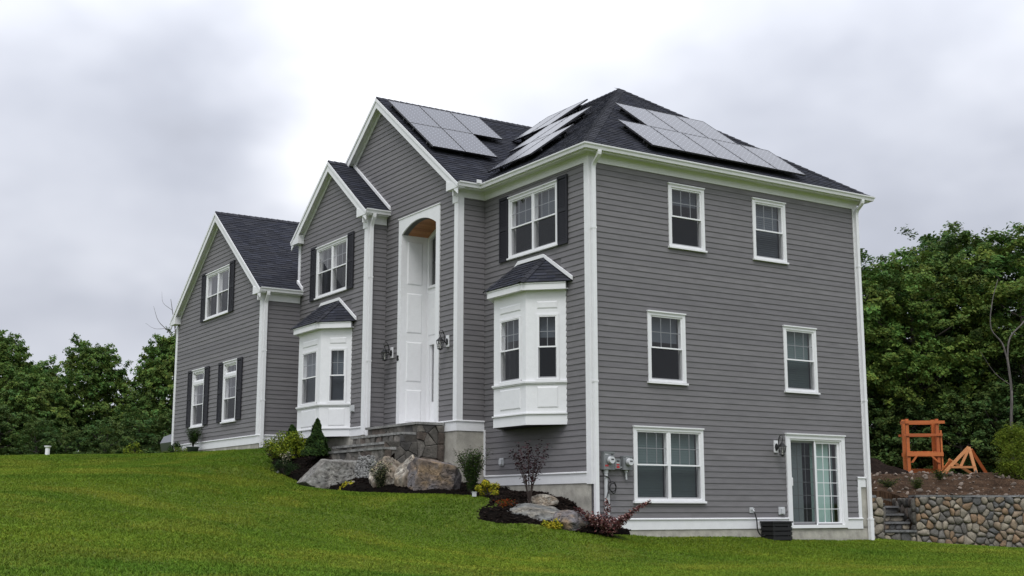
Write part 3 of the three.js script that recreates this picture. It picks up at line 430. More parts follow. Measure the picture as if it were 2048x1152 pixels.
function window_(frame, [a, b, c, d], o = {}) {
  const win = group('window', house), k = 0.085, t = 0.04;
  const head = o.head !== false;
  part('casing', [box(a, a + k, c + 0.05, d - 0.1, 0.003, t), box(b - k, b, c + 0.05, d - 0.1, 0.003, t), box(a, b, d - 0.1, d - 0.028, 0.003, t + 0.001), box(a - 0.012, b + 0.012, d - 0.03, d, 0.003, t + 0.03), box(a + k, b - k, c + 0.05, c + 0.085, 0.003, t - 0.006), box(a + 0.018, b - 0.018, d - 0.05, d - 0.032, t, t + 0.012)], M.white, win, frame);
  part('sill', hexa([[a - 0.03, c - 0.002, 0.003], [b + 0.03, c - 0.002, 0.003], [b + 0.03, c - 0.002, t + 0.04], [a - 0.03, c - 0.002, t + 0.04], [a - 0.03, c + 0.052, 0.003], [b + 0.03, c + 0.052, 0.003], [b + 0.03, c + 0.04, t + 0.038], [a - 0.03, c + 0.04, t + 0.038]]), M.white, win, frame);
  const y0 = c + 0.085, y1 = d - 0.1, u0 = a + k, u1 = b - k;
  if (o.double) { const m = (u0 + u1) / 2; part('mullion', box(m - 0.022, m + 0.022, y0, y1, -0.1, t - 0.012), M.white, win, frame); dhUnit(win, frame, u0, m - 0.022, y0, y1, o); dhUnit(win, frame, m + 0.022, u1, y0, y1, o.second || o); }
  else if (o.transom) { const ty = y1 - 0.38; part('mullion', box(u0, u1, ty - 0.03, ty + 0.06, -0.1, t - 0.008), M.white, win, frame); dhUnit(win, frame, u0, u1, y0, ty - 0.03, o); sash(win, frame, u0 + 0.03, u1 - 0.03, ty + 0.09, y1 - 0.03, -0.02, { rail: 0.035, bottom: 0.035, cols: 3, rows: 1 }); part('frame', [box(u0, u0 + 0.03, ty + 0.06, y1, -0.1, 0.01), box(u1 - 0.03, u1, ty + 0.06, y1, -0.1, 0.01), box(u0 + 0.03, u1 - 0.03, y1 - 0.03, y1, -0.1, 0.009), box(u0 + 0.03, u1 - 0.03, ty + 0.06, ty + 0.09, -0.1, 0.009)], M.vinyl, win, frame); }
  else dhUnit(win, frame, u0, u1, y0, y1, o);
  return win;
}
window_(FS, W.w2L, { shade: [0.27, M.shade] }); window_(FS, W.w2R, { shade: [0.99, M.shade] });
window_(FS, W.w1L, { shade: [0.4, M.shade] }); window_(FS, W.w1R, { shade: [0.98, M.greenShade] });
window_(FS, W.base, { double: true, shade: [0.99, M.greenShade] });
window_(F0, W.p0, { double: true, shade: [0.46, M.shade] });
window_(F2, W.p2, { double: true, shade: [0.2, M.shade], curtain: 0.24 });
window_(F3, W.g, { double: true, grille: false, curtain: 0.25 });
window_(F3, W.gl, { transom: true, cols: 2 }); window_(F3, W.gr, { transom: true, cols: 2, shade: [0.5, M.room] });
// louvred shutters
function shutter(frame, a, b, y0, y1) {
  const s = group('shutter', house), st = 0.05, t = 0.034; part('frame', [box(a, a + st, y0, y1, 0.026, 0.026 + t), box(b - st, b, y0, y1, 0.026, 0.026 + t), ...[[y0, y0 + 0.09], [(y0 + y1) / 2 - 0.045, (y0 + y1) / 2 + 0.045], [y1 - 0.07, y1]].map(([p, q]) => box(a + st, b - st, p, q, 0.027, 0.025 + t)), box(a + st, b - st, y0 + 0.02, y1 - 0.02, 0.026, 0.03)], M.shutter, s, frame);
  const g = []; for (const [p, q] of [[y0 + 0.09, (y0 + y1) / 2 - 0.045], [(y0 + y1) / 2 + 0.045, y1 - 0.07]]) for (let y = p + 0.01; y < q - 0.03; y += 0.042) g.push(hexa([[a + st, y, 0.046], [b - st, y, 0.046], [b - st, y, 0.054], [a + st, y, 0.054], [a + st, y + 0.05, 0.031], [b - st, y + 0.05, 0.031], [b - st, y + 0.05, 0.037], [a + st, y + 0.05, 0.037]])); part('louvres', g, M.shutter, s, frame);
}
for (const [f, k, w, y0, y1] of [[F0, 'p0', 0.395, 6.73, 8.38], [F2, 'p2', 0.385, 6.79, 8.42], [F3, 'g', 0.4, 6.83, 8.47], [F3, 'gl', 0.41, 3.37, 5.27], [F3, 'gr', 0.41, 3.37, 5.27]]) { const [a, b] = W[k]; shutter(f, a - w - 0.015, a - 0.016, y0, y1); shutter(f, b + 0.016, b + w + 0.015, y0, y1); }
// sliding patio door
{
  const d = group('patio_door', house), [a, b, c, t] = W.slider, k = 0.12;
  part('casing', [box(a, a + k, c - 0.02, t - 0.13, 0.003, 0.055), box(b - k, b, c - 0.02, t - 0.13, 0.003, 0.055), box(a, b, t - 0.13, t - 0.03, 0.003, 0.056), box(a - 0.015, b + 0.015, t - 0.03, t, 0.003, 0.09), box(a + 0.012, b - 0.012, t - 0.055, t - 0.03, 0.056, 0.07)], M.white, d, FS);
  const u0 = a + k, u1 = b - k, y1 = t - 0.13, y0 = c + 0.02, m = (u0 + u1) / 2 + 0.02;
  part('frame', [box(u0, u0 + 0.04, y0, y1, -0.14, 0.03), box(u1 - 0.04, u1, y0, y1, -0.14, 0.03), box(u0 + 0.04, u1 - 0.04, y1 - 0.04, y1, -0.14, 0.029), box(u0, u1, y0 - 0.04, y0 + 0.04, -0.14, 0.06)], M.vinyl, d, FS);
  sash(d, FS, u0 + 0.04, m + 0.03, y0 + 0.04, y1 - 0.04, -0.06, { rail: 0.05, bottom: 0.07, cols: 3, rows: 6, screen: false });
  sash(d, FS, m - 0.02, u1 - 0.04, y0 + 0.04, y1 - 0.04, -0.015, { rail: 0.06, bottom: 0.06, cols: 3, rows: 6, grilleMat: M.vinyl });
  const sg = new THREE.PlaneGeometry(m - u0 - 0.07, y1 - y0 - 0.1); sg.translate((u0 + m) / 2 + 0.01, (y0 + y1) / 2, 0.004); part('insect_screen', sg, M.screen, d, FS);
  part('screen_frame', [box(m - 0.055, m - 0.021, y0 + 0.04, y1 - 0.04, -0.012, 0.016), box(u0 + 0.04, u0 + 0.062, y0 + 0.04, y1 - 0.04, -0.008, 0.014)], M.vinyl, d, FS);
  part('handle', [box(u0 + 0.045, u0 + 0.062, 1.22, 1.42, 0.016, 0.05)], M.vinyl, d, FS);
  const bl = (p, q, mat, nm) => { const s = new Soup(), n = Math.round((q - p) / 0.1); for (let i = 0; i < n; i++) { const x = lerp(p, q, i / n), w = (q - p) / n; s.quad([x, y0, -0.22], [x + w * 1.06, y0, -0.2], [x + w * 1.06, y1, -0.2], [x, y1, -0.22]); } part('vertical_blind', s.geo(), mat, d, FS); };
  bl(u0 + 0.02, u0 + 0.64, M.blindGrey); bl(m + 0.02, u1 - 0.24, M.paleShade); bl(u1 - 0.2, u1 - 0.1, M.greenShade);
}
// ───────────────────────── bay windows ─────────────────────────
function bay(frame, xr, b, xl, yb, skirtY, label) {
  const g = group('bay_window', house), inv = frame.o;
  // plan path in world, seen from outside left to right
  const wp = (u, n) => { const p = frame.at(u, 0, n); return [p.x, p.z]; };
  const path = [wp(xl - b, -0.05), wp(xl - b + 0.001, 0), wp(xl, b), wp(xr - b, b), wp(xr, 0), wp(xr, -0.05)].slice(1, 5);
  const faces = [new Frame(frame.at(xl - b, 0, 0), frame.u.clone().multiplyScalar(0.7071).addScaledVector(frame.n, 0.7071)), new Frame(frame.at(xl, 0, b), frame.u), new Frame(frame.at(xr - b, 0, b), frame.u.clone().multiplyScalar(0.7071).addScaledVector(frame.n, -0.7071))];
  const len = [b * Math.SQRT2, xr - b - xl, b * Math.SQRT2], win = [[0.27, 0.72], [0.31, len[1] - 0.23], [0.28, 0.735]];
  const T = 5.66;
  faces.forEach((f, i) => {
    const [a, c] = win[i], w = len[i];
    part('face', slab(rect(0, w, yb, T), -0.06, 0, [hole(a, c, 3.6, 5.07)]), M.white, g, f);
    part('raised_panel', [panelBev(a - 0.02, c + 0.02, 2.93, 3.42, 0.001, 0.016, 0.03), panelBev(a - 0.02, c + 0.02, 5.22, 5.4, 0.001, 0.014, 0.03)], M.white, g, f);
    part('casing', [box(a - 0.045, a, 3.575, 5.1, 0.001, 0.022), box(c, c + 0.045, 3.575, 5.1, 0.001, 0.022), box(a, c, 5.07, 5.1, 0.001, 0.021), box(a - 0.045, c + 0.045, 3.55, 3.6, 0.001, 0.04)], M.white, g, f);
    dhUnit(g, f, a, c, 3.6, 5.07, { cols: i === 1 ? 3 : 2, shade: label === 0 ? [0.34, M.shade] : [0.98, M.shade], screen: true });
  });
  const band = (o, y0, y1) => sweep([[-0.03, y0], [o, y0], [o, y1], [-0.03, y1]], path);
  part('sill_band', [band(0.05, 3.508, 3.548), band(0.03, 3.48, 3.508)], M.white, g);
  part('base_board', [band(0.012, skirtY[0], skirtY[1] - 0.03), band(0.045, skirtY[1] - 0.03, skirtY[1])], M.white, g);
  part('floor', slab([[xl - b + 0.06, 0], [xr - 0.06, 0], [xr - b - 0.02, b - 0.03], [xl + 0.02, b - 0.03]], 0, 0.04).rotateX(Math.PI / 2).scale(1, 1, 1), M.room, g).position.copy(V(0, skirtY[0] + 0.045, frame.o.z));
  part('soffit', slab([[xl - b - 0.1, 0], [xr + 0.1, 0], [xr - b + 0.07, b + 0.14], [xl - 0.07, b + 0.14]], 0, 0.02).rotateX(Math.PI / 2), M.white, g).position.copy(V(0, T + 0.02, frame.o.z));
  part('fascia', [band(0.16, T - 0.01, T + 0.13), band(0.175, T + 0.13, T + 0.16)], M.white, g);
  part('ceiling', slab([[xl - b + 0.12, 0.02], [xr - 0.12, 0.02], [xr - b - 0.04, b - 0.08], [xl + 0.04, b - 0.08]], 0, 0.02).rotateX(Math.PI / 2), M.room, g).position.copy(V(0, 5.3, frame.o.z));
  // little hip roof
  const k = 0.19, e = [frame.at(xl - b - k * 1.414 + 0, T + 0.16, 0), frame.at(xl - k * 0.414, T + 0.16, b + k), frame.at(xr - b + k * 0.414, T + 0.16, b + k), frame.at(xr + k * 1.414, T + 0.16, 0)], t = [frame.at(xl + 0.1, 6.55, 0.01), frame.at(xr - b - 0.2, 6.55, 0.01)];
  const quads = [[e[0], e[1], t[0], t[0]], [e[1], e[2], t[1], t[0]], [e[2], e[3], t[1], t[1]]], sg = [];
  for (const [A, B, Cc, D] of quads) { const u = B.clone().sub(A), l = u.length(); u.normalize(); const up = Cc.clone().sub(A), n = u.clone().cross(up).normalize(), v = n.clone().cross(u).normalize(); const q = p => { const r = p.clone().sub(A); return [r.dot(u), r.dot(v)]; }; const poly = Cc === D ? [[0, 0], [l, 0], q(Cc)] : [[0, 0], [l, 0], q(Cc), q(D)]; sg.push(shingles(A, u, v, poly, 0.135)); const dk = new Soup(); dk.tri(A.toArray(), B.toArray(), Cc.toArray()); dk.tri(A.toArray(), Cc.toArray(), D.toArray()); part('roof_deck', dk.geo(), M.deck, g); }
  part('shingles', sg, M.shingle, g).userData = { kind: 'stuff' };
  const cs = []; const keep = shingleParts.length; caps(e[1], t[0], sl(-1, -0.3, 0), sl(1, -0.3, 0.2), 0.11); caps(e[2], t[1], sl(-0.6, -0.3, 0.4), sl(0.7, -0.3, -0.2), 0.11); for (const c of shingleParts.splice(keep)) part('hip_cap', c, M.shingle, g);
  const fl = (p, q, w = 0.085) => { const d = frame.n; const A = p.clone(), B = q.clone(); const c = []; for (const h of [0.0, w]) { c.push(A.clone().add(V(0, h, 0)), B.clone().add(V(0, h, 0)), B.clone().add(V(0, h, 0)).addScaledVector(d, 0.04), A.clone().add(V(0, h, 0)).addScaledVector(d, 0.04)); } return hexa(c.map(x => x.toArray())); };
  part('flashing', [fl(t[0].clone().add(V(0, 0.0, 0.01)), t[1].clone().add(V(0, 0, 0.01))), fl(t[1].clone().add(V(0, 0, 0.012)), e[3].clone().add(V(0.02, 0.02, 0.03))), fl(e[0].clone().add(V(-0.02, 0.02, 0.03)), t[0].clone().add(V(0, 0, 0.012)))], M.white, g);
}
bay(F0, -0.894, 0.685, -2.966, 2.55, [2.55, 2.82], 0);
bay(F2, -9.26, 0.66, -11.44, 2.64, [2.64, 2.88], 1);
skirt(2.63, 2.87, [[-9.26, 1.4], [-8.57, 1.4]]); skirt(2.63, 2.87, [[-13, 1.4], [-12.1, 1.4]]);
// ───────────────────────── entry recess ─────────────────────────
{
  const en = group('entry_surround', house), zi = -0.78;               // back of the recess, in the frame of the gable wall
  part('surround_panel', slab(rect(-7.66, -5.39, 2.83, 8.5), 0.003, 0.042, [ENT.slice().reverse()]), M.white, en, F1);
  part('head_cap', box(-7.68, -5.37, 8.5, 8.525, 0.003, 0.06), M.white, en, F1);
  part('reveal', [box(-7.53, -7.484, 2.83, 8.06, zi, 0.044), box(-5.576, -5.53, 2.83, 8.06, zi, 0.044)], M.white, en, F1);
  const rv = new Frame(V(-7.484, 0, 0.8), V(0, 0, -1));
  for (const [y0, y1] of [[2.95, 3.83], [4.04, 5.13], [5.36, 6.46], [6.69, 7.9]]) part('raised_panel', panelBev(0.14, 0.62, y0, y1, 0.001, 0.018, 0.035), M.white, en, rv);
  const bk = new Frame(V(0, 0, 0.8 + zi), V(1, 0, 0)), W2 = arch(-7.36, -5.7, 6.69, 7.98, 0.24);
  part('back_wall', slab(arch(-7.53, -5.53, 2.83, 8.05, 0.3), -0.08, 0, [W2.slice().reverse(), hole(-7.28, -5.78, 2.86, 5.05)]), M.white, en, bk);
  part('raised_panel', [panelBev(-7.4, -6.75, 5.3, 6.5, 0.001, 0.016, 0.035), panelBev(-6.7, -6.3, 5.3, 6.5, 0.001, 0.016, 0.035)], M.white, en, bk);
  part('window_casing', slab(arch(-7.44, -5.62, 6.62, 7.99, 0.26), 0.001, 0.03, [W2.slice().reverse()]), M.white, en, bk);
  part('arched_pane', slab(arch(-7.36, -5.7, 6.69, 7.98, 0.24), -0.045, -0.04), M.glass, en, bk);
  part('door_casing', [box(-7.36, -7.28, 2.84, 5.13, 0.001, 0.035), box(-5.78, -5.7, 2.84, 5.13, 0.001, 0.035), box(-7.28, -5.78, 5.05, 5.13, 0.001, 0.034), box(-7.02, -6.95, 2.84, 5.05, -0.06, 0.03), box(-6.08, -6.0, 2.84, 5.05, -0.06, 0.03)], M.white, en, bk);
  part('sidelight', [box(-7.28, -7.24, 2.86, 5.05, -0.05, -0.01), box(-7.06, -7.02, 2.86, 5.05, -0.05, -0.01), box(-7.24, -7.06, 2.86, 3.5, -0.05, -0.012)], M.white, en, bk);
  part('sidelight_pane', box(-7.24, -7.06, 3.5, 5.05, -0.035, -0.03), M.glass, en, bk); part('sidelight_curtain', box(-7.25, -7.05, 3.4, 5.05, -0.09, -0.08), std(0.6, 0.6, 0.62, 0.9), en, bk);
  part('front_door', [box(-6.95, -6.08, 2.87, 5.05, -0.06, -0.02), ...[[2.98, 3.9], [4.05, 4.9]].flatMap(([a, b]) => [panelBev(-6.88, -6.55, a, b, -0.02, 0.012, 0.03), panelBev(-6.48, -6.15, a, b, -0.02, 0.012, 0.03)])], M.white, en, bk);
  part('door_handle', tube([[-6.9, 3.78, 0.0], [-6.9, 3.85, 0.03], [-6.9, 3.98, 0.03], [-6.9, 4.05, 0.0]], 0.01), M.iron, en, bk);
  part('sill', [box(-7.49, -5.57, 2.79, 2.84, zi, 0.06)], M.white, en, F1);
  // vaulted ceiling of cedar boards
  const c = (-7.49 - 5.57) / 2, h = 0.96, rise = 0.27, R = (h * h + rise * rise) / (2 * rise), n = 16, yy = x => 8.05 + Math.sqrt(R * R - (x - c) ** 2) - (R - rise);
  for (let i = 0; i < n; i++) { const x0 = lerp(-7.5, -5.56, i / n) + 0.004, x1 = lerp(-7.5, -5.56, (i + 1) / n) - 0.004, a = yy(clamp(x0, -7.49, -5.57)), b = yy(clamp(x1, -7.49, -5.57)); part('ceiling_board', hexa([[x0, a + 0.002, zi], [x1, b + 0.002, zi], [x1, b + 0.002, 0.001], [x0, a + 0.002, 0.001], [x0, a + 0.03, zi], [x1, b + 0.03, zi], [x1, b + 0.03, 0.001], [x0, a + 0.03, 0.001]]), M.cedar[i % 3], en, F1); }
  part('ceiling_backing', box(-7.52, -5.54, 8.36, 8.4, zi, -0.01), M.deck, en, F1);
  const font = await new FontLoader().loadAsync('fonts/droid/droid_sans_bold.typeface.json');
  const tg = new TextGeometry('8', { font, size: 0.15, depth: 0.015, curveSegments: 6 }); tg.translate(-7.655, 4.6, 0.044); part('house_number', norm(tg), M.iron, en, F1);
}
// small fittings on the walls that are fixed to the house
part('outlet_box', [box(-3.72, -3.55, 1.7, 1.88, 0.02, 0.05), box(-3.69, -3.58, 1.73, 1.85, 0.05, 0.09)], M.pvc, house, F0);
part('outlet_box', [box(-9.2, -9.0, 3.3, 3.48, 0.02, 0.05), box(-9.15, -9.03, 3.32, 3.46, 0.05, 0.1)], M.pvc, house, F2);
part('outlet_box', [box(5.56, 5.76, 0.53, 0.71, 0.02, 0.045), box(5.62, 5.72, 0.55, 0.67, 0.045, 0.09)], M.pvc, house, FS);
part('hose_bib', [tube([[4.68, 0.64, 0.02], [4.68, 0.64, 0.09], [4.68, 0.6, 0.12]], 0.014), box(4.63, 4.73, 0.66, 0.675, 0.06, 0.08), box(4.62, 4.74, 0.57, 0.7, 0.02, 0.03)], M.pvc, house, FS);
part('soil_vent', [tube([[-12.3, 9.2, -1.5], [-12.3, 10.5, -1.5]], 0.05)], M.meterDark, house);
// ───────────────────────── solar panels ─────────────────────────
const tPV = (() => {
  const c = document.createElement('canvas'); c.width = 384; c.height = 640; const x = c.getContext('2d'); x.fillStyle = '#11131c'; x.fillRect(0, 0, 384, 640); const s = 61, ox = 9, oy = 15;
  for (let j = 0; j < 10; j++) for (let i = 0; i < 6; i++) { const a = ox + i * s, b = oy + j * s; x.fillStyle = ['#131728', '#141829', '#121627'][(i * 7 + j * 3) % 3]; x.fillRect(a + 1, b + 1, s - 2, s - 2); x.fillStyle = '#2b3040'; x.fillRect(a + 18, b + 1, 1, s - 2); x.fillRect(a + 42, b + 1, 1, s - 2); }
  x.fillStyle = '#9ea2ac'; for (let j = 0; j <= 10; j++) for (let i = 0; i <= 6; i++) { const a = ox + i * s, b = oy + j * s, r = 8; x.beginPath(); x.moveTo(a - r, b); x.lineTo(a, b - r); x.lineTo(a + r, b); x.lineTo(a, b + r); x.closePath(); x.fill(); }
  const t = new THREE.CanvasTexture(c); t.colorSpace = THREE.SRGBColorSpace; return t;
})();
M.pv = new THREE.MeshPhysicalMaterial({ map: tPV, roughness: 0.22, metalness: 0, specularIntensity: 1, ior: 1.6 }); M.pvFrame = std(0.03, 0.03, 0.034, 0.4, { metalness: 0.5 }); M.rail = std(0.02, 0.02, 0.022, 0.5, { metalness: 0.4 });
const PVW = 1.0, PVL = 1.655;
const pvGeo = (() => { const f = 0.014, g = new THREE.PlaneGeometry(PVW - 2 * f, PVL - 2 * f); g.translate(PVW / 2, PVL / 2, 0.036); return { frame: mergeGeometries([box(0, f, 0, PVL, 0, 0.04), box(PVW - f, PVW, 0, PVL, 0, 0.04), box(f, PVW - f, 0, f, 0, 0.04), box(f, PVW - f, PVL - f, PVL, 0, 0.04), box(f, PVW - f, f, PVL - f, 0.004, 0.03)]), glass: g, rail: mergeGeometries([box(-0.03, PVW + 0.03, 0.32, 0.36, -0.06, -0.002), box(-0.03, PVW + 0.03, 1.28, 1.32, -0.06, -0.002), box(0.1, 0.16, 0.3, 0.38, -0.15, -0.06), box(0.84, 0.9, 1.26, 1.34, -0.15, -0.06)]), clip: mergeGeometries([box(-0.015, 0.008, 0.32, 0.36, 0.0405, 0.046), box(-0.015, 0.008, 1.28, 1.32, 0.0405, 0.046)]) }; })();
let pvProto = null;
function solar(O, u, v, label, grp) {
  let p; if (!pvProto) { p = pvProto = thing('solar_panel', label, 'solar panel', null, grp); part('frame', pvGeo.frame, M.pvFrame, p); part('glass_face', pvGeo.glass, M.pv, p); part('mounting_rail', pvGeo.rail, M.rail, p); part('clamp', pvGeo.clip, M.rail, p); } else { p = pvProto.clone(); p.name = numbered('solar_panel'); p.userData = { label, category: 'solar panel', group: grp }; scene.add(p); }
  const n = u.clone().cross(v).normalize(), m = new THREE.Matrix4().makeBasis(u, v, n).setPosition(O.clone().addScaledVector(n, 0.14)); m.decompose(p.position, p.quaternion, p.scale); return p;
}
{
  const nth = ['first', 'second', 'third', 'fourth', 'fifth'];
  const uz = V(0, 0, -1);
  // entry gable, right slope
  const vG = sl(-HG1, RIDGE - EAVE, 0), yG = x => EAVE + (RIDGE - EAVE) * (-4.5 + OV - x) / HG1;
  for (let r = 0; r < 2; r++) for (let i = 0; i < (r ? 3 : 2); i++) { const x = r ? -7.06 : -5.73, z = 0.93 - i * 1.015; solar(V(x, yG(x), z), uz, vG, `${nth[i]} solar panel from the gable front in the ${r ? 'upper' : 'lower'} row on the entry gable roof`, 'solar panels on the entry gable'); }
  // right hip
  const vH = sl(XH - OV, RIDGE - EAVE, 0), yH = x => EAVE + (RIDGE - EAVE) * (OV - x) / (OV - XH);
  for (let i = 0; i < 5; i++) { const x = 0.04; solar(V(x, yH(x), -1.79 - i * 1.015), uz, vH, `${nth[i]} solar panel from the left in the lower row on the right hip roof`, 'solar panels on the right hip'); }
  for (let i = 0; i < 3; i++) { const x = -1.27; solar(V(x, yH(x), -2.72 - i * 1.015), uz, vH, `${nth[i]} solar panel from the left in the upper row on the right hip roof`, 'solar panels on the right hip'); }
  // main front slope
  const vF = sl(0, RIDGE - EAVE, ZR - OV), yF = z => EAVE + (RIDGE - EAVE) * (OV - z) / (OV - ZR), ux = V(1, 0, 0), rowName = ['lowest', 'middle', 'topmost'];
  [[-0.12, -2.4], [-1.44, -3.4], [-2.78, -5.42]].forEach(([z, xr], r) => { for (let i = 0; i < 2; i++) { const x = xr - (i + 1) * 1.015; solar(V(x, yF(z), z), ux, vF, `${i ? 'left' : 'right'} solar panel of the ${rowName[r]} pair on the front slope beside the hip`, 'solar panels on the front slope'); } });
  // garage, left slope: seen edge-on along the rake
  const vL = sl(4.15, 10.31 - 7.2, 0), yL = x => 7.2 + (10.31 - 7.2) * (x + 21.05) / 4.15;
  for (let r = 0; r < 2; r++) for (let i = 0; i < 2; i++) { const x = r ? -18.62 : -19.96; solar(V(x, yL(x), 1.74 - i * 1.015), V(0, 0, 1), vL, `${i ? 'rear' : 'front'} solar panel in the ${r ? 'upper' : 'lower'} row on the garage's left slope, seen edge-on`, 'solar panels on the garage'); }
}
// ───────────────────────── wall lanterns ─────────────────────────
function lantern(frame, u, y, label) {
  const t = thing('wall_lantern', label, 'lantern', null, 'black iron wall lanterns'); const p = frame.at(u, y, 0.02); t.position.copy(p); t.scale.setScalar(0.86); t.quaternion.setFromRotationMatrix(new THREE.Matrix4().makeBasis(frame.u, V(0, 1, 0), frame.n));
  part('mount_block', box(-0.07, 0.07, -0.17, 0.17, 0, 0.035), M.white, t);
  const bp = new THREE.CylinderGeometry(0.055, 0.055, 0.02, 16); bp.scale(1, 1, 1.9); bp.rotateX(Math.PI / 2); bp.rotateZ(0); const b2 = norm(bp); b2.scale(1, 1, 1); b2.translate(0, -0.02, 0.045); part('backplate', b2, M.iron, t);
  part('arm', [tube([[0, -0.08, 0.05], [0, -0.02, 0.12], [0, 0.12, 0.13], [0, 0.25, 0.16], [0, 0.31, 0.23], [0, 0.27, 0.3], [0, 0.19, 0.29], [0, 0.14, 0.27]], 0.014, 0.011, 6), tube([[0, 0.2, 0.15], [0, 0.24, 0.2], [0, 0.22, 0.24], [0, 0.19, 0.22]], 0.009, 0.007, 5)], M.iron, t);
  const hex = (r0, r1, y0, y1, n = 6) => { const g = new THREE.CylinderGeometry(r1, r0, y1 - y0, n, 1); g.translate(0, (y0 + y1) / 2, 0.27); return norm(g); };
  part('cap', [hex(0.125, 0.05, 0.0, 0.07), hex(0.05, 0.035, 0.07, 0.1), hex(0.135, 0.125, -0.015, 0.0), hex(0.02, 0.012, 0.1, 0.15)], M.iron, t);
  const bars = []; for (let k = 0; k < 6; k++) { const a = k / 6 * Math.PI * 2, c = Math.cos(a), s = Math.sin(a), a2 = (k + 1) / 6 * Math.PI * 2, c2 = Math.cos(a2), s2 = Math.sin(a2); const T = r => [c * r, 0, 0.27 + s * r], T2 = r => [c2 * r, 0, 0.27 + s2 * r]; const P = (q, yy) => [q[0], yy, q[2]]; bars.push(tube([P(T(0.11), -0.015), P(T(0.075), -0.24)], 0.008, 0.008, 4, 1), tube([P(T(0.107), -0.03), P(T2(0.077), -0.22)], 0.004, 0.004, 4, 1), tube([P(T2(0.107), -0.03), P(T(0.077), -0.22)], 0.004, 0.004, 4, 1)); }
  part('cage', [...bars, hex(0.085, 0.085, -0.26, -0.235), hex(0.03, 0.05, -0.285, -0.26)], M.iron, t);
  const gl = new THREE.CylinderGeometry(0.1, 0.068, 0.22, 6, 1, true); gl.translate(0, -0.125, 0.27); part('glass', norm(gl), M.clear, t);
  part('candle_sleeve', [tube([[0, -0.23, 0.27], [0, -0.14, 0.27]], 0.016), tube([[0, -0.14, 0.27], [0, -0.1, 0.27], [0, -0.07, 0.27]], 0.014, 0.004)], std(0.7, 0.68, 0.62, 0.5), t);
}
lantern(F1, -7.97, 4.86, 'black scrolled wall lantern on the clapboards left of the entry recess'); lantern(F1, -4.93, 4.84, 'black scrolled wall lantern between the entry recess and its corner board'); lantern(FS, 5.54, 2.16, 'black scrolled wall lantern beside the sliding patio door');
// ───────────────────────── electricity meters and cables ─────────────────────────
function meter(u0, u1, y0, y1, uc, yc, label, sticker) {
  const t = thing('electric_meter', label, 'meter'); t.position.copy(FS.at((u0 + u1) / 2, y0, 0.02)); t.quaternion.setFromRotationMatrix(new THREE.Matrix4().makeBasis(FS.u, V(0, 1, 0), FS.n)); const w = (u1 - u0) / 2, h = y1 - y0, cx = uc - (u0 + u1) / 2, cy = yc - y0;
  part('box', [box(-w, w, 0, h, 0, 0.11), box(-w - 0.006, w + 0.006, -0.006, 0.02, 0, 0.118), box(-w - 0.006, w + 0.006, h - 0.02, h + 0.006, 0, 0.118)], M.meterGrey, t);
  const cyl = (r0, r1, z0, z1, m, nm) => { const g = new THREE.CylinderGeometry(r1, r0, z1 - z0, 22); g.rotateX(Math.PI / 2); g.translate(cx, cy, (z0 + z1) / 2); return part(nm, norm(g), m, t); };
  cyl(0.098, 0.095, 0.11, 0.135, M.meterGrey, 'ring'); cyl(0.082, 0.074, 0.135, 0.21, M.meterFace, 'dial_cover'); part('display', box(cx - 0.035, cx + 0.04, cy - 0.002, cy + 0.03, 0.2105, 0.214), M.meterDark, t);
  if (sticker) { part('warning_label', box(-w + 0.03, -w + 0.12, 0.06, 0.1, 0.1105, 0.112), M.red, t); part('plate', [box(-w + 0.03, -w + 0.12, h - 0.06, h - 0.045, 0.1105, 0.112)], M.meterFace, t); part('plate', box(w - 0.1, w - 0.03, h - 0.07, h - 0.04, 0.1105, 0.112), M.meterDark, t); } else part('plate', box(-0.05, 0.05, h - 0.05, h - 0.03, 0.1105, 0.112), M.meterFace, t);
  return t;
}
meter(0.24, 0.53, 1.52, 1.9, 0.4, 1.72, 'large grey meter box with red sticker beside the corner downspout', true);
meter(0.78, 1.03, 1.52, 1.82, 0.92, 1.69, 'smaller grey meter box beside the basement window casing', false);
{
  const t = thing('disconnect_switch', 'small grey switch box with red label between the two meters', 'switch box'); t.position.copy(FS.at(0.64, 1.53, 0.02)); t.quaternion.setFromRotationMatrix(new THREE.Matrix4().makeBasis(FS.u, V(0, 1, 0), FS.n));
  part('box', box(-0.075, 0.075, 0, 0.23, 0, 0.085), M.meterGrey, t); part('warning_label', [box(-0.035, 0.045, 0.02, 0.075, 0.0855, 0.087), box(-0.035, 0.045, 0.09, 0.115, 0.0855, 0.087)], M.red, t); part('label', box(-0.035, 0.045, 0.12, 0.155, 0.0855, 0.087), M.meterFace, t); part('lever', box(-0.02, 0.03, 0.165, 0.19, 0.0855, 0.11), M.meterDark, t); part('conduit_stub', box(0.075, 0.15, 0.03, 0.055, 0.02, 0.05), M.pvc, t);
}
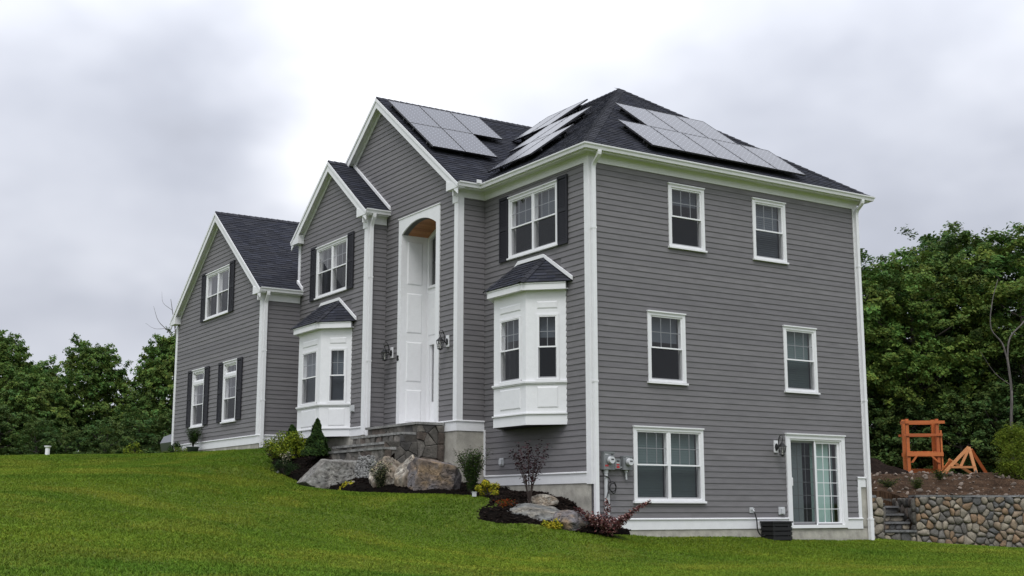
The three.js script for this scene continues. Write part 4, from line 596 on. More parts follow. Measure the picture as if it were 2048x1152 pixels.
{
  const t = thing('conduit', 'pale plastic conduit running down from the large meter box', 'conduit'); part('pipe', [tube([[0.34, 1.52, 0.06], [0.34, 1.0, 0.06], [0.345, 0.1, 0.06]], 0.045, 0.045, 10), tube([[0.41, 0.99, 0.05], [0.41, 0.1, 0.05]], 0.03, 0.03, 8)], M.pvc, t, FS); part('coupling', [tube([[0.34, 1.52, 0.06], [0.34, 1.44, 0.06]], 0.055, 0.055, 10), tube([[0.41, 0.76, 0.05], [0.41, 0.7, 0.05]], 0.036, 0.036, 8)], M.pvc, t, FS);
  const k = thing('cable_coil', 'black cable coiled on the wall below the meters', 'cable'); const pts = []; for (let i = 0; i <= 26; i++) { const a = i / 26 * Math.PI * 4.3; pts.push([0.45 + Math.cos(a) * (0.1 - (i > 13 ? 0.02 : 0)) + i * 0.002, 1.16 + Math.sin(a) * 0.1 - i * 0.003, 0.12 + 0.02 * Math.sin(i)]); } part('cable', [tube([[0.16, 1.36, 0.05], [0.28, 1.37, 0.11], [0.38, 1.33, 0.12], [0.42, 1.2, 0.13], [0.36, 1.05, 0.12], [0.31, 0.9, 0.12]], 0.012), tube(pts, 0.012, 0.012, 6, 2)], M.cable, k, FS);
  const s = thing('pipe_stub', 'short grey pipe hanging below the smaller meter box', 'pipe'); part('pipe', tube([[0.9, 1.52, 0.06], [0.9, 1.42, 0.06], [0.91, 1.3, 0.06]], 0.03, 0.02, 8), M.pvc, s, FS); part('collar', tube([[0.9, 1.515, 0.06], [0.9, 1.46, 0.06]], 0.042, 0.042, 8), M.pvc, s, FS);
}
// black slatted crate by the patio door, hose to the tap
{
  const t = thing('slatted_crate', 'black slatted plastic box standing on grass left of the patio door', 'crate', [0.27, -0.08, -5.24]); const w = 0.31, d = 0.2, h = 0.42;
  part('lid', box(-d - 0.02, d + 0.02, h, h + 0.035, -w - 0.02, w + 0.02), M.blackPlastic, t);
  for (let k = 0; k < 4; k++) { const y = 0.02 + k * 0.108; part('slat', [box(d - 0.02, d, y, y + 0.082, -w, w)], M.blackPlastic, t); part('slat', box(-d, d - 0.021, y, y + 0.082, w - 0.02, w), M.blackPlastic, t); part('slat', box(-d, d - 0.021, y, y + 0.082, -w, -w + 0.02), M.blackPlastic, t); }
  for (const [x, z] of [[1, 1], [1, -1], [-1, 1], [-1, -1]]) part('post', box(x * (d - 0.025) - 0.024, x * (d - 0.025) + 0.02, 0, h, z * (w - 0.045) - 0.024, z * (w - 0.045) + 0.024), M.blackPlastic, t);
  part('inner_box', box(-d + 0.05, d - 0.06, 0, h - 0.02, -w + 0.06, w - 0.06), M.blackPlastic, t);
  const k = thing('garden_hose', 'black hose looping from the wall tap to the slatted box', 'hose'); part('hose', tube([[4.68, 0.58, 0.13], [4.72, 0.4, 0.15], [4.74, 0.15, 0.16], [4.85, 0.03, 0.18], [5.0, 0.1, 0.2], [5.05, 0.22, 0.22]], 0.016), M.cable, k, FS);
}
// ───────────────────────── stonework ─────────────────────────
M.stones = [[0.3, 0.265, 0.21], [0.4, 0.35, 0.275], [0.22, 0.205, 0.185], [0.34, 0.26, 0.18], [0.44, 0.38, 0.29], [0.16, 0.157, 0.152], [0.36, 0.24, 0.145], [0.27, 0.245, 0.205]].map(c => std(...c, 0.9, { map: tStone, bumpMap: tStone, bumpScale: 0.012 }));
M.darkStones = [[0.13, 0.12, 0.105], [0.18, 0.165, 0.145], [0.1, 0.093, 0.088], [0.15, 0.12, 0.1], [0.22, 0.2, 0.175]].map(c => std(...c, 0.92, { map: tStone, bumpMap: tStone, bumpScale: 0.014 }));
function voronoi(pts, poly) {                                         // cells of points inside a convex polygon
  return pts.map((p, i) => { let c = poly.slice(); pts.forEach((q, j) => { if (i === j || c.length < 3) return; const dx = q[0] - p[0], dy = q[1] - p[1]; if (dx * dx + dy * dy > 1.4) return; const m = [(p[0] + q[0]) / 2, (p[1] + q[1]) / 2], f = a => (a[0] - m[0]) * dx + (a[1] - m[1]) * dy, o = []; for (let k = 0; k < c.length; k++) { const a = c[k], b = c[(k + 1) % c.length], fa = f(a), fb = f(b); if (fa <= 0) o.push(a); if ((fa < 0) !== (fb < 0)) { const t = fa / (fa - fb); o.push([lerp(a[0], b[0], t), lerp(a[1], b[1], t)]); } } c = o; }); return c; });
}
const centroid = c => { let A = 0, x = 0, y = 0; c.forEach((a, i) => { const b = c[(i + 1) % c.length], w = a[0] * b[1] - b[0] * a[1]; A += w; x += (a[0] + b[0]) * w; y += (a[1] + b[1]) * w; }); return [x / (3 * A), y / (3 * A)]; };
function stoneGeo(cell, rng, gap, depth, round = 2, sharp = false) {                 // a cobble with rounded outline and a domed, uneven face
  let c = cell; const [cx, cy] = centroid(c); const rm = Math.min(...c.map(p => Math.hypot(p[0] - cx, p[1] - cy)));
  const k = 1 - gap / Math.max(rm, 0.03); c = c.map(p => [cx + (p[0] - cx) * k, cy + (p[1] - cy) * k]);
  for (let r = 0; r < round; r++) c = c.flatMap((p, i) => { const q = c[(i + 1) % c.length]; return [[lerp(p[0], q[0], 0.25), lerp(p[1], q[1], 0.25)], [lerp(p[0], q[0], 0.75), lerp(p[1], q[1], 0.75)]]; });
  c = c.filter((p, i) => { const q = c[(i + 1) % c.length]; return Math.hypot(p[0] - q[0], p[1] - q[1]) > 0.012; }); if (c.length > 12) c = c.filter((p, i) => i % 2 === 0); if (c.length < 3) return null;
  const tx = (rng() - 0.5) * 0.25, ty = (rng() - 0.5) * 0.25, ox = rng() * 9, oy = rng() * 9, s = new Soup(); const ring = (f, z, j) => c.map(([x, y]) => { const X = cx + (x - cx) * f, Y = cy + (y - cy) * f; return [X, Y, z + (X - cx) * tx * (z > 0 ? 1 : 0) + (Y - cy) * ty * (z > 0 ? 1 : 0) + (rng() - 0.5) * j]; });
  const A = ring(1, -0.03, 0), B = ring(sharp ? 0.985 : 0.97, depth * (sharp ? 0.8 : 0.55), 0.008), D = ring(sharp ? 0.86 : 0.72, depth, 0.014), top = [cx, cy, depth * 1.12 + (rng() - 0.5) * 0.012], uv = p => [p[0] * 1.6 + ox, p[1] * 1.6 + oy + p[2]];
  for (let i = 0; i < c.length; i++) { const j = (i + 1) % c.length; s.quad(A[i], A[j], B[j], B[i], [uv(A[i]), uv(A[j]), uv(B[j]), uv(B[i])]); s.quad(B[i], B[j], D[j], D[i], [uv(B[i]), uv(B[j]), uv(D[j]), uv(D[i])]); s.tri(D[i], D[j], top, uv(D[i]), uv(D[j]), uv(top)); }
  const g = s.geo(); g.deleteAttribute('normal'); if (sharp) { g.computeVertexNormals(); return g; } const m = mergeVertices(g, 1e-4); m.computeVertexNormals(); return m.toNonIndexed();
}
function cobbles(parent, frame, u0, u1, yb, yt, size, mats, seed, opt = {}) {
  const rng = rngOf(seed), pts = []; const n = Math.round((u1 - u0) * (yt((u0 + u1) / 2) - yb((u0 + u1) / 2)) / (size * size)); let tries = 0;
  while (pts.length < n && tries++ < n * 60) { const u = lerp(u0, u1, rng()), y = lerp(yb(u), yt(u), rng()), big = 0.45 + 0.85 * rng(); if (pts.every(p => Math.hypot((p[0] - u) * 0.92, p[1] - y) > size * 0.8 * (big + p[2]) / 2)) pts.push([u, y, big]); }
  const poly = [[u0, yb(u0)], [u1, yb(u1)], [u1, yt(u1)], [u0, yt(u0)]];
  voronoi(pts, poly).forEach((c, i) => { if (c.length < 3) return; const g = stoneGeo(c, rng, opt.gap ?? 0.008, (opt.depth ?? 0.055) * (0.6 + rng() * 0.8), opt.round ?? 1, opt.sharp); if (g) part('stone', g, mats[Math.floor(rng() * mats.length)], parent, frame); });
}
// field-stone retaining wall with steps let into it
{
  const fr = new Frame(RW.a.clone(), RW.d); if (fr.n.dot(V(1, 0, 1)) < 0) fr.n.negate();
  const t = thing('fieldstone_wall', 'low field-stone retaining wall with flat cap stones behind the house corner', 'stone wall'); const yb = u => -0.28 - 0.075 * u, yt = u => 0.985 + 0.008 * u, s0 = 0.32, s1 = 1.22;
  part('core', [box(-1.6, s0, -0.9, 0.97, -0.4, 0.0), box(s1, 7, -1.2, 0.97, -0.4, 0.0), box(s0 - 0.05, s1 + 0.1, -0.9, -0.2, -1.6, 0.0), box(s0 - 0.3, s0, -0.9, 0.97, -1.6, -0.4), box(s1, s1 + 0.3, -0.9, 0.97, -1.6, -0.4), box(s0 - 0.1, s1 + 0.1, -0.9, 0.95, -1.75, -1.45)], M.mortar, t, fr);
  cobbles(t, fr, -0.9, s0, yb, yt, 0.2, M.stones, 3); cobbles(t, fr, s1, 4.9, yb, yt, 0.192, M.stones, 8);
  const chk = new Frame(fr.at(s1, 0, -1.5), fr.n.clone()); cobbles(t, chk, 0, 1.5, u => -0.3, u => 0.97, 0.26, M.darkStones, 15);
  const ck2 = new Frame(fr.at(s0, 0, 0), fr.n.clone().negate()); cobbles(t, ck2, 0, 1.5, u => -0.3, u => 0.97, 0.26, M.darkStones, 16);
  const rng = rngOf(44); let u = -1.6; while (u < 7) { const w = 0.5 + rng() * 0.6; if (!(u + w > s0 - 0.02 && u < s1 - 0.02)) part('cap_stone', hexa([[u, 0.975, -0.42], [u + w - 0.012, 0.975, -0.42], [u + w - 0.012, 0.975 + 0.006 * u, 0.045 + rng() * 0.03], [u, 0.975, 0.045 + rng() * 0.03], [u, 1.035, -0.42], [u + w - 0.012, 1.035, -0.42], [u + w - 0.012, 1.03 + rng() * 0.015, 0.05 + rng() * 0.02], [u, 1.03 + rng() * 0.015, 0.05 + rng() * 0.02]]), M.bluestone, t, fr); u += w; if (u > s0 - 0.3 && u < s1) u = s1; }
  [0.1, 0.32, 0.54, 0.75].forEach((y, i) => { const z = 0.02 - i * 0.34; part('tread', hexa([[s0 + 0.01, y - 0.055, z - 0.42], [s1 - 0.01, y - 0.055, z - 0.42], [s1 - 0.01, y - 0.055, z + 0.01], [s0 + 0.01, y - 0.055, z], [s0 + 0.01, y, z - 0.42], [s1 - 0.01, y, z - 0.42], [s1 - 0.01, y, z + 0.02], [s0 + 0.01, y + 0.004, z + 0.005]]), M.bluestone, t, fr); part('riser_core', box(s0, s1, y - 0.3, y - 0.056, z - 0.4, z - 0.07), M.mortar, t, fr); cobbles(t, new Frame(fr.at(0, 0, z - 0.07), fr.u), s0 + 0.01, s1 - 0.01, () => y - (i ? 0.22 : 0.32), () => y - 0.058, 0.19, M.stones, 20 + i, { depth: 0.03 }); });
}
// entry landing and steps in dark stone with flat treads
{
  const t = thing('entry_steps', 'dark stone entry landing and steps with rough flat treads below front door', 'steps');
  const frF = z => new Frame(V(0, 0, z), V(1, 0, 0)), frR = x => new Frame(V(x, 0, 0), V(0, 0, -1));
  part('core', [box(-7.8, -5.1, 0.8, 2.72, 0.82, 1.58), box(-8.0, -5.1, 0.8, 2.46, 1.58, 1.92), box(-8.35, -5.1, 0.8, 2.22, 1.92, 2.26), box(-9.0, -5.1, 0.8, 2.08, 2.26, 2.5)], M.darkMortar, t);
  const rng = rngOf(90), slabG = (x0, x1, z0, z1, y) => { const s = [], n = 10; const f = i => z1 + (rng() - 0.5) * 0.03; let zp = f(0); for (let i = 0; i < n; i++) { const zn = f(i + 1), a = lerp(x0, x1, i / n), b = lerp(x0, x1, (i + 1) / n); s.push(hexa([[a, y - 0.065, z0], [b, y - 0.065, z0], [b, y - 0.06, zn - 0.01], [a, y - 0.06, zp - 0.01], [a, y, z0], [b, y, z0], [b, y - rng() * 0.008, zn], [a, y - rng() * 0.008, zp]])); zp = zn; } return s; };
  const slabM = std(0.4, 0.395, 0.38, 0.9, { map: tStone, bumpMap: tStone, bumpScale: 0.008 });
  part('tread', slabG(-7.88, -5.03, 0.86, 1.66, 2.79), slabM, t); part('tread', slabG(-8.1, -5.16, 1.58, 1.97, 2.54), slabM, t); part('tread', slabG(-8.45, -5.3, 1.92, 2.32, 2.3), slabM, t);
  const wall = (fr, u0, u1, y0, y1, sz, seed) => cobbles(t, fr, u0, u1, () => y0, () => y1, sz, M.darkStones, seed, { gap: 0.007, depth: 0.022, round: 0, sharp: true });
  wall(frF(1.58), -7.8, -5.06, 2.54, 2.725, 0.22, 31); wall(frF(1.92), -8.0, -5.1, 2.3, 2.475, 0.22, 32); wall(frF(2.26), -8.35, -5.1, 2.05, 2.235, 0.24, 33);
  wall(frR(-5.06), -1.6, -0.84, 1.2, 2.72, 0.28, 34); wall(frR(-5.06), -2.5, -1.6, 1.2, 2.3, 0.28, 35); wall(frF(2.5), -9.0, -5.06, 1.2, 2.09, 0.26, 36);
  part('coping', slabG(-9.05, -5.02, 2.2, 2.56, 2.15), slabM, t);
}
{ // walk from the steps towards the garage
  const g = box(-12.9, -8.4, 2.0, 2.1, 1.5, 2.4); const m = struct('walkway', g, M.bluestone); }
// ───────────────────────── boulders ─────────────────────────
M.rock = std(1, 1, 1, 0.92, { vertexColors: true, map: tStone, bumpMap: tStone, bumpScale: 0.02 });
function boulderGeo(sx, sy, sz, seed, tones, cuts = 9, planes = []) {
  const rng = rngOf(seed), g = new THREE.IcosahedronGeometry(1, 26), p = g.attributes.position, P = planes.map(([x, y, z, h]) => [V(x, y, z).normalize(), h]); for (let i = 0; i < cuts; i++) { const a = rng() * Math.PI * 2, y = rng() * 1.7 - 0.8, r = Math.sqrt(Math.max(0, 1 - y * y)); P.push([V(Math.cos(a) * r, y, Math.sin(a) * r).normalize(), 0.62 + rng() * 0.22]); }
  const col = [], ox = rng() * 50, v = V();
  for (let i = 0; i < p.count; i++) {
    v.fromBufferAttribute(p, i).normalize(); let d = 1; for (const [n, h] of P) { const c = v.dot(n); if (c > 0.01) d = Math.min(d, h / c); }
    const n1 = fbm(v.x * 2.2 + ox, v.y * 2.2, v.z * 2.2, 4) - 0.5, n2 = fbm(v.x * 9 + ox, v.y * 9, v.z * 9, 4) - 0.5, crack = Math.abs(fbm(v.x * 2.6 + ox + 9, v.y * 3.4, v.z * 2.6, 3) - 0.5); d *= 1 + n1 * 0.08 + n2 * 0.06 - (crack < 0.012 ? 0.04 : 0);
    p.setXYZ(i, v.x * d * sx, v.y * d * sy, v.z * d * sz);
    const k = clamp(0.5 + n1 * 4, 0, 1), q = clamp(0.4 + (fbm(v.x * 5 + ox + 20, v.y * 5, v.z * 5, 4) - 0.5) * 7, 0, 1), f = (0.9 + n2 * 1.5) * (crack < 0.012 ? 0.6 : 1); const A = tones[0], B = tones[1], Cc = tones[2]; for (let c = 0; c < 3; c++) col.push(lerp(lerp(A[c], B[c], k), Cc[c], q * 0.55) * f);
  }
  g.setAttribute('color', new THREE.Float32BufferAttribute(col, 3)); g.deleteAttribute('normal'); g.deleteAttribute('uv'); const m = toCreasedNormals(mergeVertices(g, 1e-4), 0.42), uv = [], q = m.attributes.position, A = V(), B = V(), D = V();
  for (let i = 0; i < q.count; i += 3) { A.fromBufferAttribute(q, i); B.fromBufferAttribute(q, i + 1); D.fromBufferAttribute(q, i + 2); const n = B.clone().sub(A).cross(D.clone().sub(A)), ax = Math.abs(n.x), ay = Math.abs(n.y), az = Math.abs(n.z); for (const w of [A, B, D]) uv.push(...(az >= ax && az >= ay ? [w.x, w.y] : ax >= ay ? [w.z + 3, w.y] : [w.x, w.z + 5])); }
  m.setAttribute('uv', new THREE.Float32BufferAttribute(uv, 2)); return m;
}
function boulder(x, y, z, s, turn, seed, tones, label, cuts, planes) { const m = part(numbered('boulder'), boulderGeo(...s, seed, tones, cuts, planes), M.rock, scene); m.position.set(x, y, z); m.rotation.y = turn; m.userData = { label, category: 'boulder', group: 'boulders in the front beds' }; return m; }
const GREY = [[0.27, 0.255, 0.225], [0.36, 0.35, 0.325], [0.15, 0.135, 0.12]], TAN = [[0.36, 0.29, 0.21], [0.5, 0.46, 0.39], [0.19, 0.14, 0.1]], BROWN = [[0.3, 0.21, 0.13], [0.2, 0.185, 0.19], [0.11, 0.092, 0.09]], SLATE = [[0.24, 0.245, 0.235], [0.33, 0.3, 0.25], [0.15, 0.15, 0.145]];
const DG = 57.14 * Math.PI / 180;                                    // boulders' own x runs along the bed, z towards the lawn
boulder(-6.52, 1.36, 3.12, [1.04, 0.74, 0.66], DG - 0.1, 12, GREY, 'widest grey boulder, flat-topped, left of the pebbles below the steps', 6, [[0.05, 0.2, 1, 0.55], [0.08, 1, 0.1, 0.66], [-0.7, -0.75, 0.35, 0.62], [-0.75, 0.6, 0.3, 0.62], [0.85, 0.35, 0.45, 0.66], [0.3, -0.3, 1, 0.6]]);
boulder(-4.9, 1.22, 2.48, [0.6, 0.7, 0.56], DG, 27, TAN, 'pale rounded boulder with bushy plant in front, below the steps', 9, [[-0.1, 0.3, 1, 0.66], [0.6, 0.7, 0.4, 0.7]]);
boulder(-4.3, 1.28, 2.12, [0.5, 0.68, 0.48], DG + 0.3, 31, TAN, 'tan upright boulder between the pale boulder and the dark brown one', 7, [[0.3, 0.1, 1, 0.6], [-0.5, 0.8, 0.3, 0.7], [0.8, 0.7, 0.2, 0.62]]);
boulder(-3.68, 1.26, 1.9, [0.8, 0.72, 0.6], DG, 44, BROWN, 'dark brown boulder behind the tall upright shrub', 6, [[0.1, 0.15, 1, 0.55], [0.2, 1, 0.1, 0.7], [-0.9, 0.3, 0.5, 0.7], [0.9, -0.1, 0.3, 0.72]]);
boulder(-5.7, 1.12, 3.0, [0.26, 0.22, 0.24], 0.4, 52, TAN, 'smallest tan rock beside the yellow plant below the steps', 9);
boulder(-0.54, 0.4, 1.45, [1.06, 0.48, 0.58], DG - 0.15, 63, SLATE, 'long slate-grey boulder at the house corner with purple shrub behind', 6, [[0, 0.5, 1, 0.55], [-0.35, 1, 0.25, 0.62], [0.3, 1, 0.2, 0.66], [-0.6, -0.5, 0.8, 0.5]]);
boulder(0.28, 0.22, 0.82, [0.6, 0.42, 0.5], DG, 74, BROWN, 'low brown boulder half hidden by the red-leaved barberry', 12);
boulder(-0.75, 0.8, 0.8, [0.36, 0.18, 0.3], 0.9, 85, TAN, 'small flat stone lying below the purple-leaved shrub', 12);
// pebbles between the boulders
{ const rng = rngOf(6), g0 = new THREE.IcosahedronGeometry(1, 1), n = 900, im = new THREE.InstancedMesh(g0, std(0.17, 0.168, 0.165, 0.9), n), o = new THREE.Object3D(), c = new THREE.Color(); for (let i = 0; i < n; i++) { const a = rng(), b = rng(), r = 0.018 + rng() * 0.022; o.position.set(-6.15 + a * 0.95 + b * 0.1, 1.1 + b * 0.85, 2.98 - a * 0.35 - b * 0.3); o.scale.set(r * (0.8 + rng() * 0.6), r * (0.6 + rng() * 0.4), r); o.rotation.set(rng() * 6, rng() * 6, rng() * 6); o.updateMatrix(); im.setMatrixAt(i, o.matrix); const k = 0.5 + rng() * 0.9; im.setColorAt(i, c.setRGB(k, k, k * 0.98)); } im.name = 'pebbles'; im.userData = { kind: 'stuff', label: 'grey pebbles packed between the boulders below steps', category: 'pebbles' }; im.castShadow = true; scene.add(im);
  const m = part('pebble_bank', hexa([[-6.25, 0.9, 2.4], [-5.0, 0.9, 2.3], [-5.1, 1.05, 2.62], [-6.2, 1.05, 3.0], [-6.25, 2.0, 2.35], [-5.0, 2.0, 2.25], [-5.05, 1.92, 2.33], [-6.1, 1.92, 2.66]]), M.mulch, scene); m.userData = { kind: 'structure' }; }
// ───────────────────────── plants ─────────────────────────
M.leaf = new THREE.MeshPhysicalMaterial({ color: 0xffffff, vertexColors: true, roughness: 0.75, side: THREE.DoubleSide, specularIntensity: 0.2 });
function leafSoup() { return { p: [], c: [], uv: [] }; }
const _a = V(), _b = V(), _n = V();
function addLeaf(S, x, y, z, nx, ny, nz, s, asp, spin, col) {         // a folded leaf: two triangles on either side of the midrib
  _n.set(nx, ny, nz).normalize(); _a.set(Math.cos(spin), Math.sin(spin) * 0.6, Math.sin(spin)); _a.addScaledVector(_n, -_a.dot(_n)); if (_a.lengthSq() < 1e-4) _a.set(1, 0, 0).addScaledVector(_n, -_n.x); _a.normalize(); _b.copy(_n).cross(_a); const w = s * asp, f = s * 0.18;
  const bx = x - _a.x * s * 0.5, by = y - _a.y * s * 0.5, bz = z - _a.z * s * 0.5, tx = x + _a.x * s * 0.5 - _n.x * f, ty = y + _a.y * s * 0.5 - _n.y * f, tz = z + _a.z * s * 0.5 - _n.z * f, lx = x + _b.x * w * 0.5 + _n.x * f * 0.5, ly = y + _b.y * w * 0.5 + _n.y * f * 0.5, lz = z + _b.z * w * 0.5 + _n.z * f * 0.5, rx = x - _b.x * w * 0.5 + _n.x * f * 0.5, ry = y - _b.y * w * 0.5 + _n.y * f * 0.5, rz = z - _b.z * w * 0.5 + _n.z * f * 0.5;
  S.p.push(bx, by, bz, rx, ry, rz, tx, ty, tz, bx, by, bz, tx, ty, tz, lx, ly, lz); for (let i = 0; i < 6; i++) S.c.push(col[0], col[1], col[2]);
}
const leafGeo = S => geo(S.p, null, S.c);
function vary(rng, c, k = 0.3, hue = 0.12) { const f = 1 - k + rng() * 2 * k, h = (rng() - 0.5) * hue; return [c[0] * f * (1 + h * 2), c[1] * f, c[2] * f * (1 - h)]; }
function shrub(name, label, pos, o) {
  const rng = rngOf(o.seed), t = thing(name, label, o.cat || 'shrub', pos), S = leafSoup(), st = [];
  const N = o.n, h = o.h, r = o.r;
  if (o.form === 'stems') {                                          // vase of upright stems with leaves along them
    for (let i = 0; i < o.stems; i++) { const a = rng() * 6.28, lean = (0.15 + rng() * 0.85) * r, H = h * (0.7 + rng() * 0.3), tip = [Math.cos(a) * lean, H, Math.sin(a) * lean], mid = [tip[0] * 0.35, H * 0.5, tip[2] * 0.35], c = new THREE.CatmullRomCurve3([V((rng() - 0.5) * 0.05, 0, (rng() - 0.5) * 0.05), V(...mid), V(...tip)]); st.push(tube([c.getPoint(0), c.getPoint(0.5), c.getPoint(1)], o.stemR || 0.008, 0.003, 4, 3));
      const m = Math.round(N / o.stems); for (let k = 0; k < m; k++) { const q = (o.from ?? 0.35) + (1 - (o.from ?? 0.35)) * Math.pow(rng(), 0.8), p = c.getPoint(Math.min(1, q)), d = o.spread || 0.07; addLeaf(S, p.x + (rng() - 0.5) * d * 2, p.y + (rng() - 0.5) * d * 2, p.z + (rng() - 0.5) * d * 2, rng() - 0.5, 0.5 + rng() * 0.7, rng() - 0.5, o.leaf * (0.7 + rng() * 0.6), o.asp || 0.5, rng() * 6.28, vary(rng, o.cols[Math.floor(rng() * o.cols.length)])); } }
  } else {
    const clumps = []; for (let i = 0; i < (o.clumps || 18); i++) { const a = rng() * 6.28, y = rng(), rr = o.form === 'cone' ? r * (1 - y) * (0.6 + rng() * 0.4) : r * Math.sqrt(Math.max(0.05, 1 - (y * 1.6 - 0.7) ** 2)) * (0.4 + rng() * 0.6); clumps.push([Math.cos(a) * rr, y * h * 0.9 + h * 0.06, Math.sin(a) * rr]); if (i < 14) st.push(tube([[0, 0, 0], [clumps[i][0] * 0.5, clumps[i][1] * 0.55, clumps[i][2] * 0.5], clumps[i]], 0.012, 0.004, 4, 2)); }
    for (let k = 0; k < N; k++) {
      let x, y, z, nx, nz, ny;
      if (o.form === 'cone') { const q = Math.pow(rng(), 1.35); y = q * h; const a = rng() * 6.28, rr = r * Math.pow(1 - q, 0.85) * (0.45 + 1.0 * noise(q * 7, Math.cos(a) * 1.6 + 4, Math.sin(a) * 1.6 + o.seed)) * Math.sqrt(0.35 + 0.65 * rng()) + 0.02; x = Math.cos(a) * rr; z = Math.sin(a) * rr; nx = Math.cos(a); nz = Math.sin(a); ny = 0.5; }
      else { const c = clumps[Math.floor(rng() * clumps.length)], d = (o.clumpR || 0.32) * r * (0.5 + rng() * 0.8), a = rng() * 6.28, e = rng() * 2 - 1, f = Math.sqrt(1 - e * e); x = c[0] + Math.cos(a) * f * d; y = c[1] + e * d * 0.9; z = c[2] + Math.sin(a) * f * d; nx = Math.cos(a) * f; ny = e + 0.5; nz = Math.sin(a) * f; if (y < 0.01) y = 0.01 + rng() * 0.04; }
      addLeaf(S, x, y, z, nx + rng() - 0.5, ny + rng() - 0.5, nz + rng() - 0.5, o.leaf * (0.6 + rng() * 0.8), o.asp || 0.5, rng() * 6.28, vary(rng, o.cols[Math.floor(rng() * o.cols.length)]));
    }
  }
  part('foliage', leafGeo(S), M.leaf, t); if (st.length) part('stems', st, o.stemMat || M.bark, t); return t;
}
const G = { dk: [0.022, 0.045, 0.013], md: [0.045, 0.085, 0.018], yg: [0.16, 0.2, 0.018], yl: [0.42, 0.36, 0.03], cream: [0.42, 0.4, 0.24], pur: [0.035, 0.013, 0.018], pur2: [0.055, 0.02, 0.024], red: [0.13, 0.05, 0.048], pink: [0.3, 0.18, 0.16], lt: [0.09, 0.14, 0.025], or: [0.3, 0.06, 0.015] };
shrub('conical_shrub', 'dark green cone-shaped evergreen shrub in front of the left bay window', [-8.25, 2.05, 2.85], { seed: 1, form: 'cone', h: 0.94, r: 0.36, n: 3000, leaf: 0.1, asp: 0.34, cols: [G.dk, G.md, G.dk, [0.04, 0.07, 0.02]] });
shrub('conical_shrub', 'small dark conical shrub behind the yellow-green bush by the garage return', [-10.5, 2.25, 2.6], { seed: 2, form: 'cone', h: 0.72, r: 0.34, n: 1500, leaf: 0.09, asp: 0.34, cols: [G.dk, G.md, G.md] });
shrub('spirea_bush', 'bright yellow-green bush at the left end of the entry bed', [-9.7, 2.0, 3.05], { seed: 3, form: 'round', h: 0.62, r: 0.56, n: 4200, clumps: 34, leaf: 0.07, asp: 0.45, cols: [G.yg, [0.2, 0.24, 0.02], G.lt, G.yg] });
shrub('flowering_plant', 'small plant with white flowers below the yellow-green bush', [-9.15, 1.72, 3.32], { seed: 4, form: 'stems', stems: 26, h: 0.42, r: 0.16, n: 620, leaf: 0.045, from: 0.3, asp: 0.7, cols: [G.cream, [0.55, 0.5, 0.42], G.md, G.dk] });
shrub('dark_shrub', 'low dark green shrub at the lawn edge left of the boulders', [-8.75, 1.52, 3.5], { seed: 5, form: 'round', h: 0.36, r: 0.36, n: 1900, leaf: 0.05, asp: 0.35, cols: [G.dk, [0.03, 0.045, 0.02], G.dk] });
shrub('yellow_plant', 'low bright yellow plant between the grey and pale boulders', [-5.72, 1.08, 3.12], { seed: 6, form: 'round', h: 0.2, r: 0.22, n: 1100, leaf: 0.055, asp: 0.4, cols: [G.yl, G.yg, G.yl] });
shrub('spotted_shrub', 'dark shrub with pale flowers spilling over the pale boulder', [-4.55, 1.05, 2.85], { seed: 7, form: 'stems', stems: 30, h: 0.75, r: 0.36, n: 1500, leaf: 0.042, from: 0.15, asp: 0.6, spread: 0.06, cols: [G.dk, G.dk, [0.04, 0.05, 0.022], G.cream] });
shrub('upright_shrub', 'tall green vase-shaped shrub against the concrete foundation', [-2.3, 0.93, 1.68], { seed: 8, form: 'stems', stems: 70, h: 1.1, r: 0.46, n: 3600, leaf: 0.055, from: 0.2, asp: 0.4, spread: 0.07, cols: [G.dk, G.md, [0.06, 0.085, 0.02], G.md] });
shrub('yellow_plant', 'yellow plant beside the upright shrub at the foundation', [-1.72, 0.93, 1.6], { seed: 9, form: 'round', h: 0.34, r: 0.24, n: 1500, leaf: 0.055, asp: 0.42, cols: [G.yl, G.yl, G.yg] });
shrub('purple_shrub', 'purple-leaved open shrub on thin stems below the right bay window', [-0.75, 0.78, 1.15], { seed: 21, form: 'stems', stems: 13, h: 1.35, r: 0.66, n: 760, leaf: 0.06, from: 0.4, asp: 0.62, spread: 0.075, stemR: 0.012, cols: [G.pur, G.pur2, G.pur], stemMat: std(0.05, 0.035, 0.03, 0.9) });
shrub('rusty_grass', 'rust-coloured low grass clump beside the slate boulder', [-0.95, 0.62, 1.65], { seed: 11, form: 'stems', stems: 60, h: 0.2, r: 0.26, n: 700, leaf: 0.07, from: 0.1, asp: 0.18, cols: [G.or, [0.2, 0.05, 0.015], G.md], cat: 'grass clump' });
shrub('yellow_plant', 'low yellow plant in front of the slate boulder', [0.35, 0.24, 1.22], { seed: 12, form: 'round', h: 0.22, r: 0.25, n: 1300, leaf: 0.055, asp: 0.4, cols: [G.yl, G.yg, G.yl] });
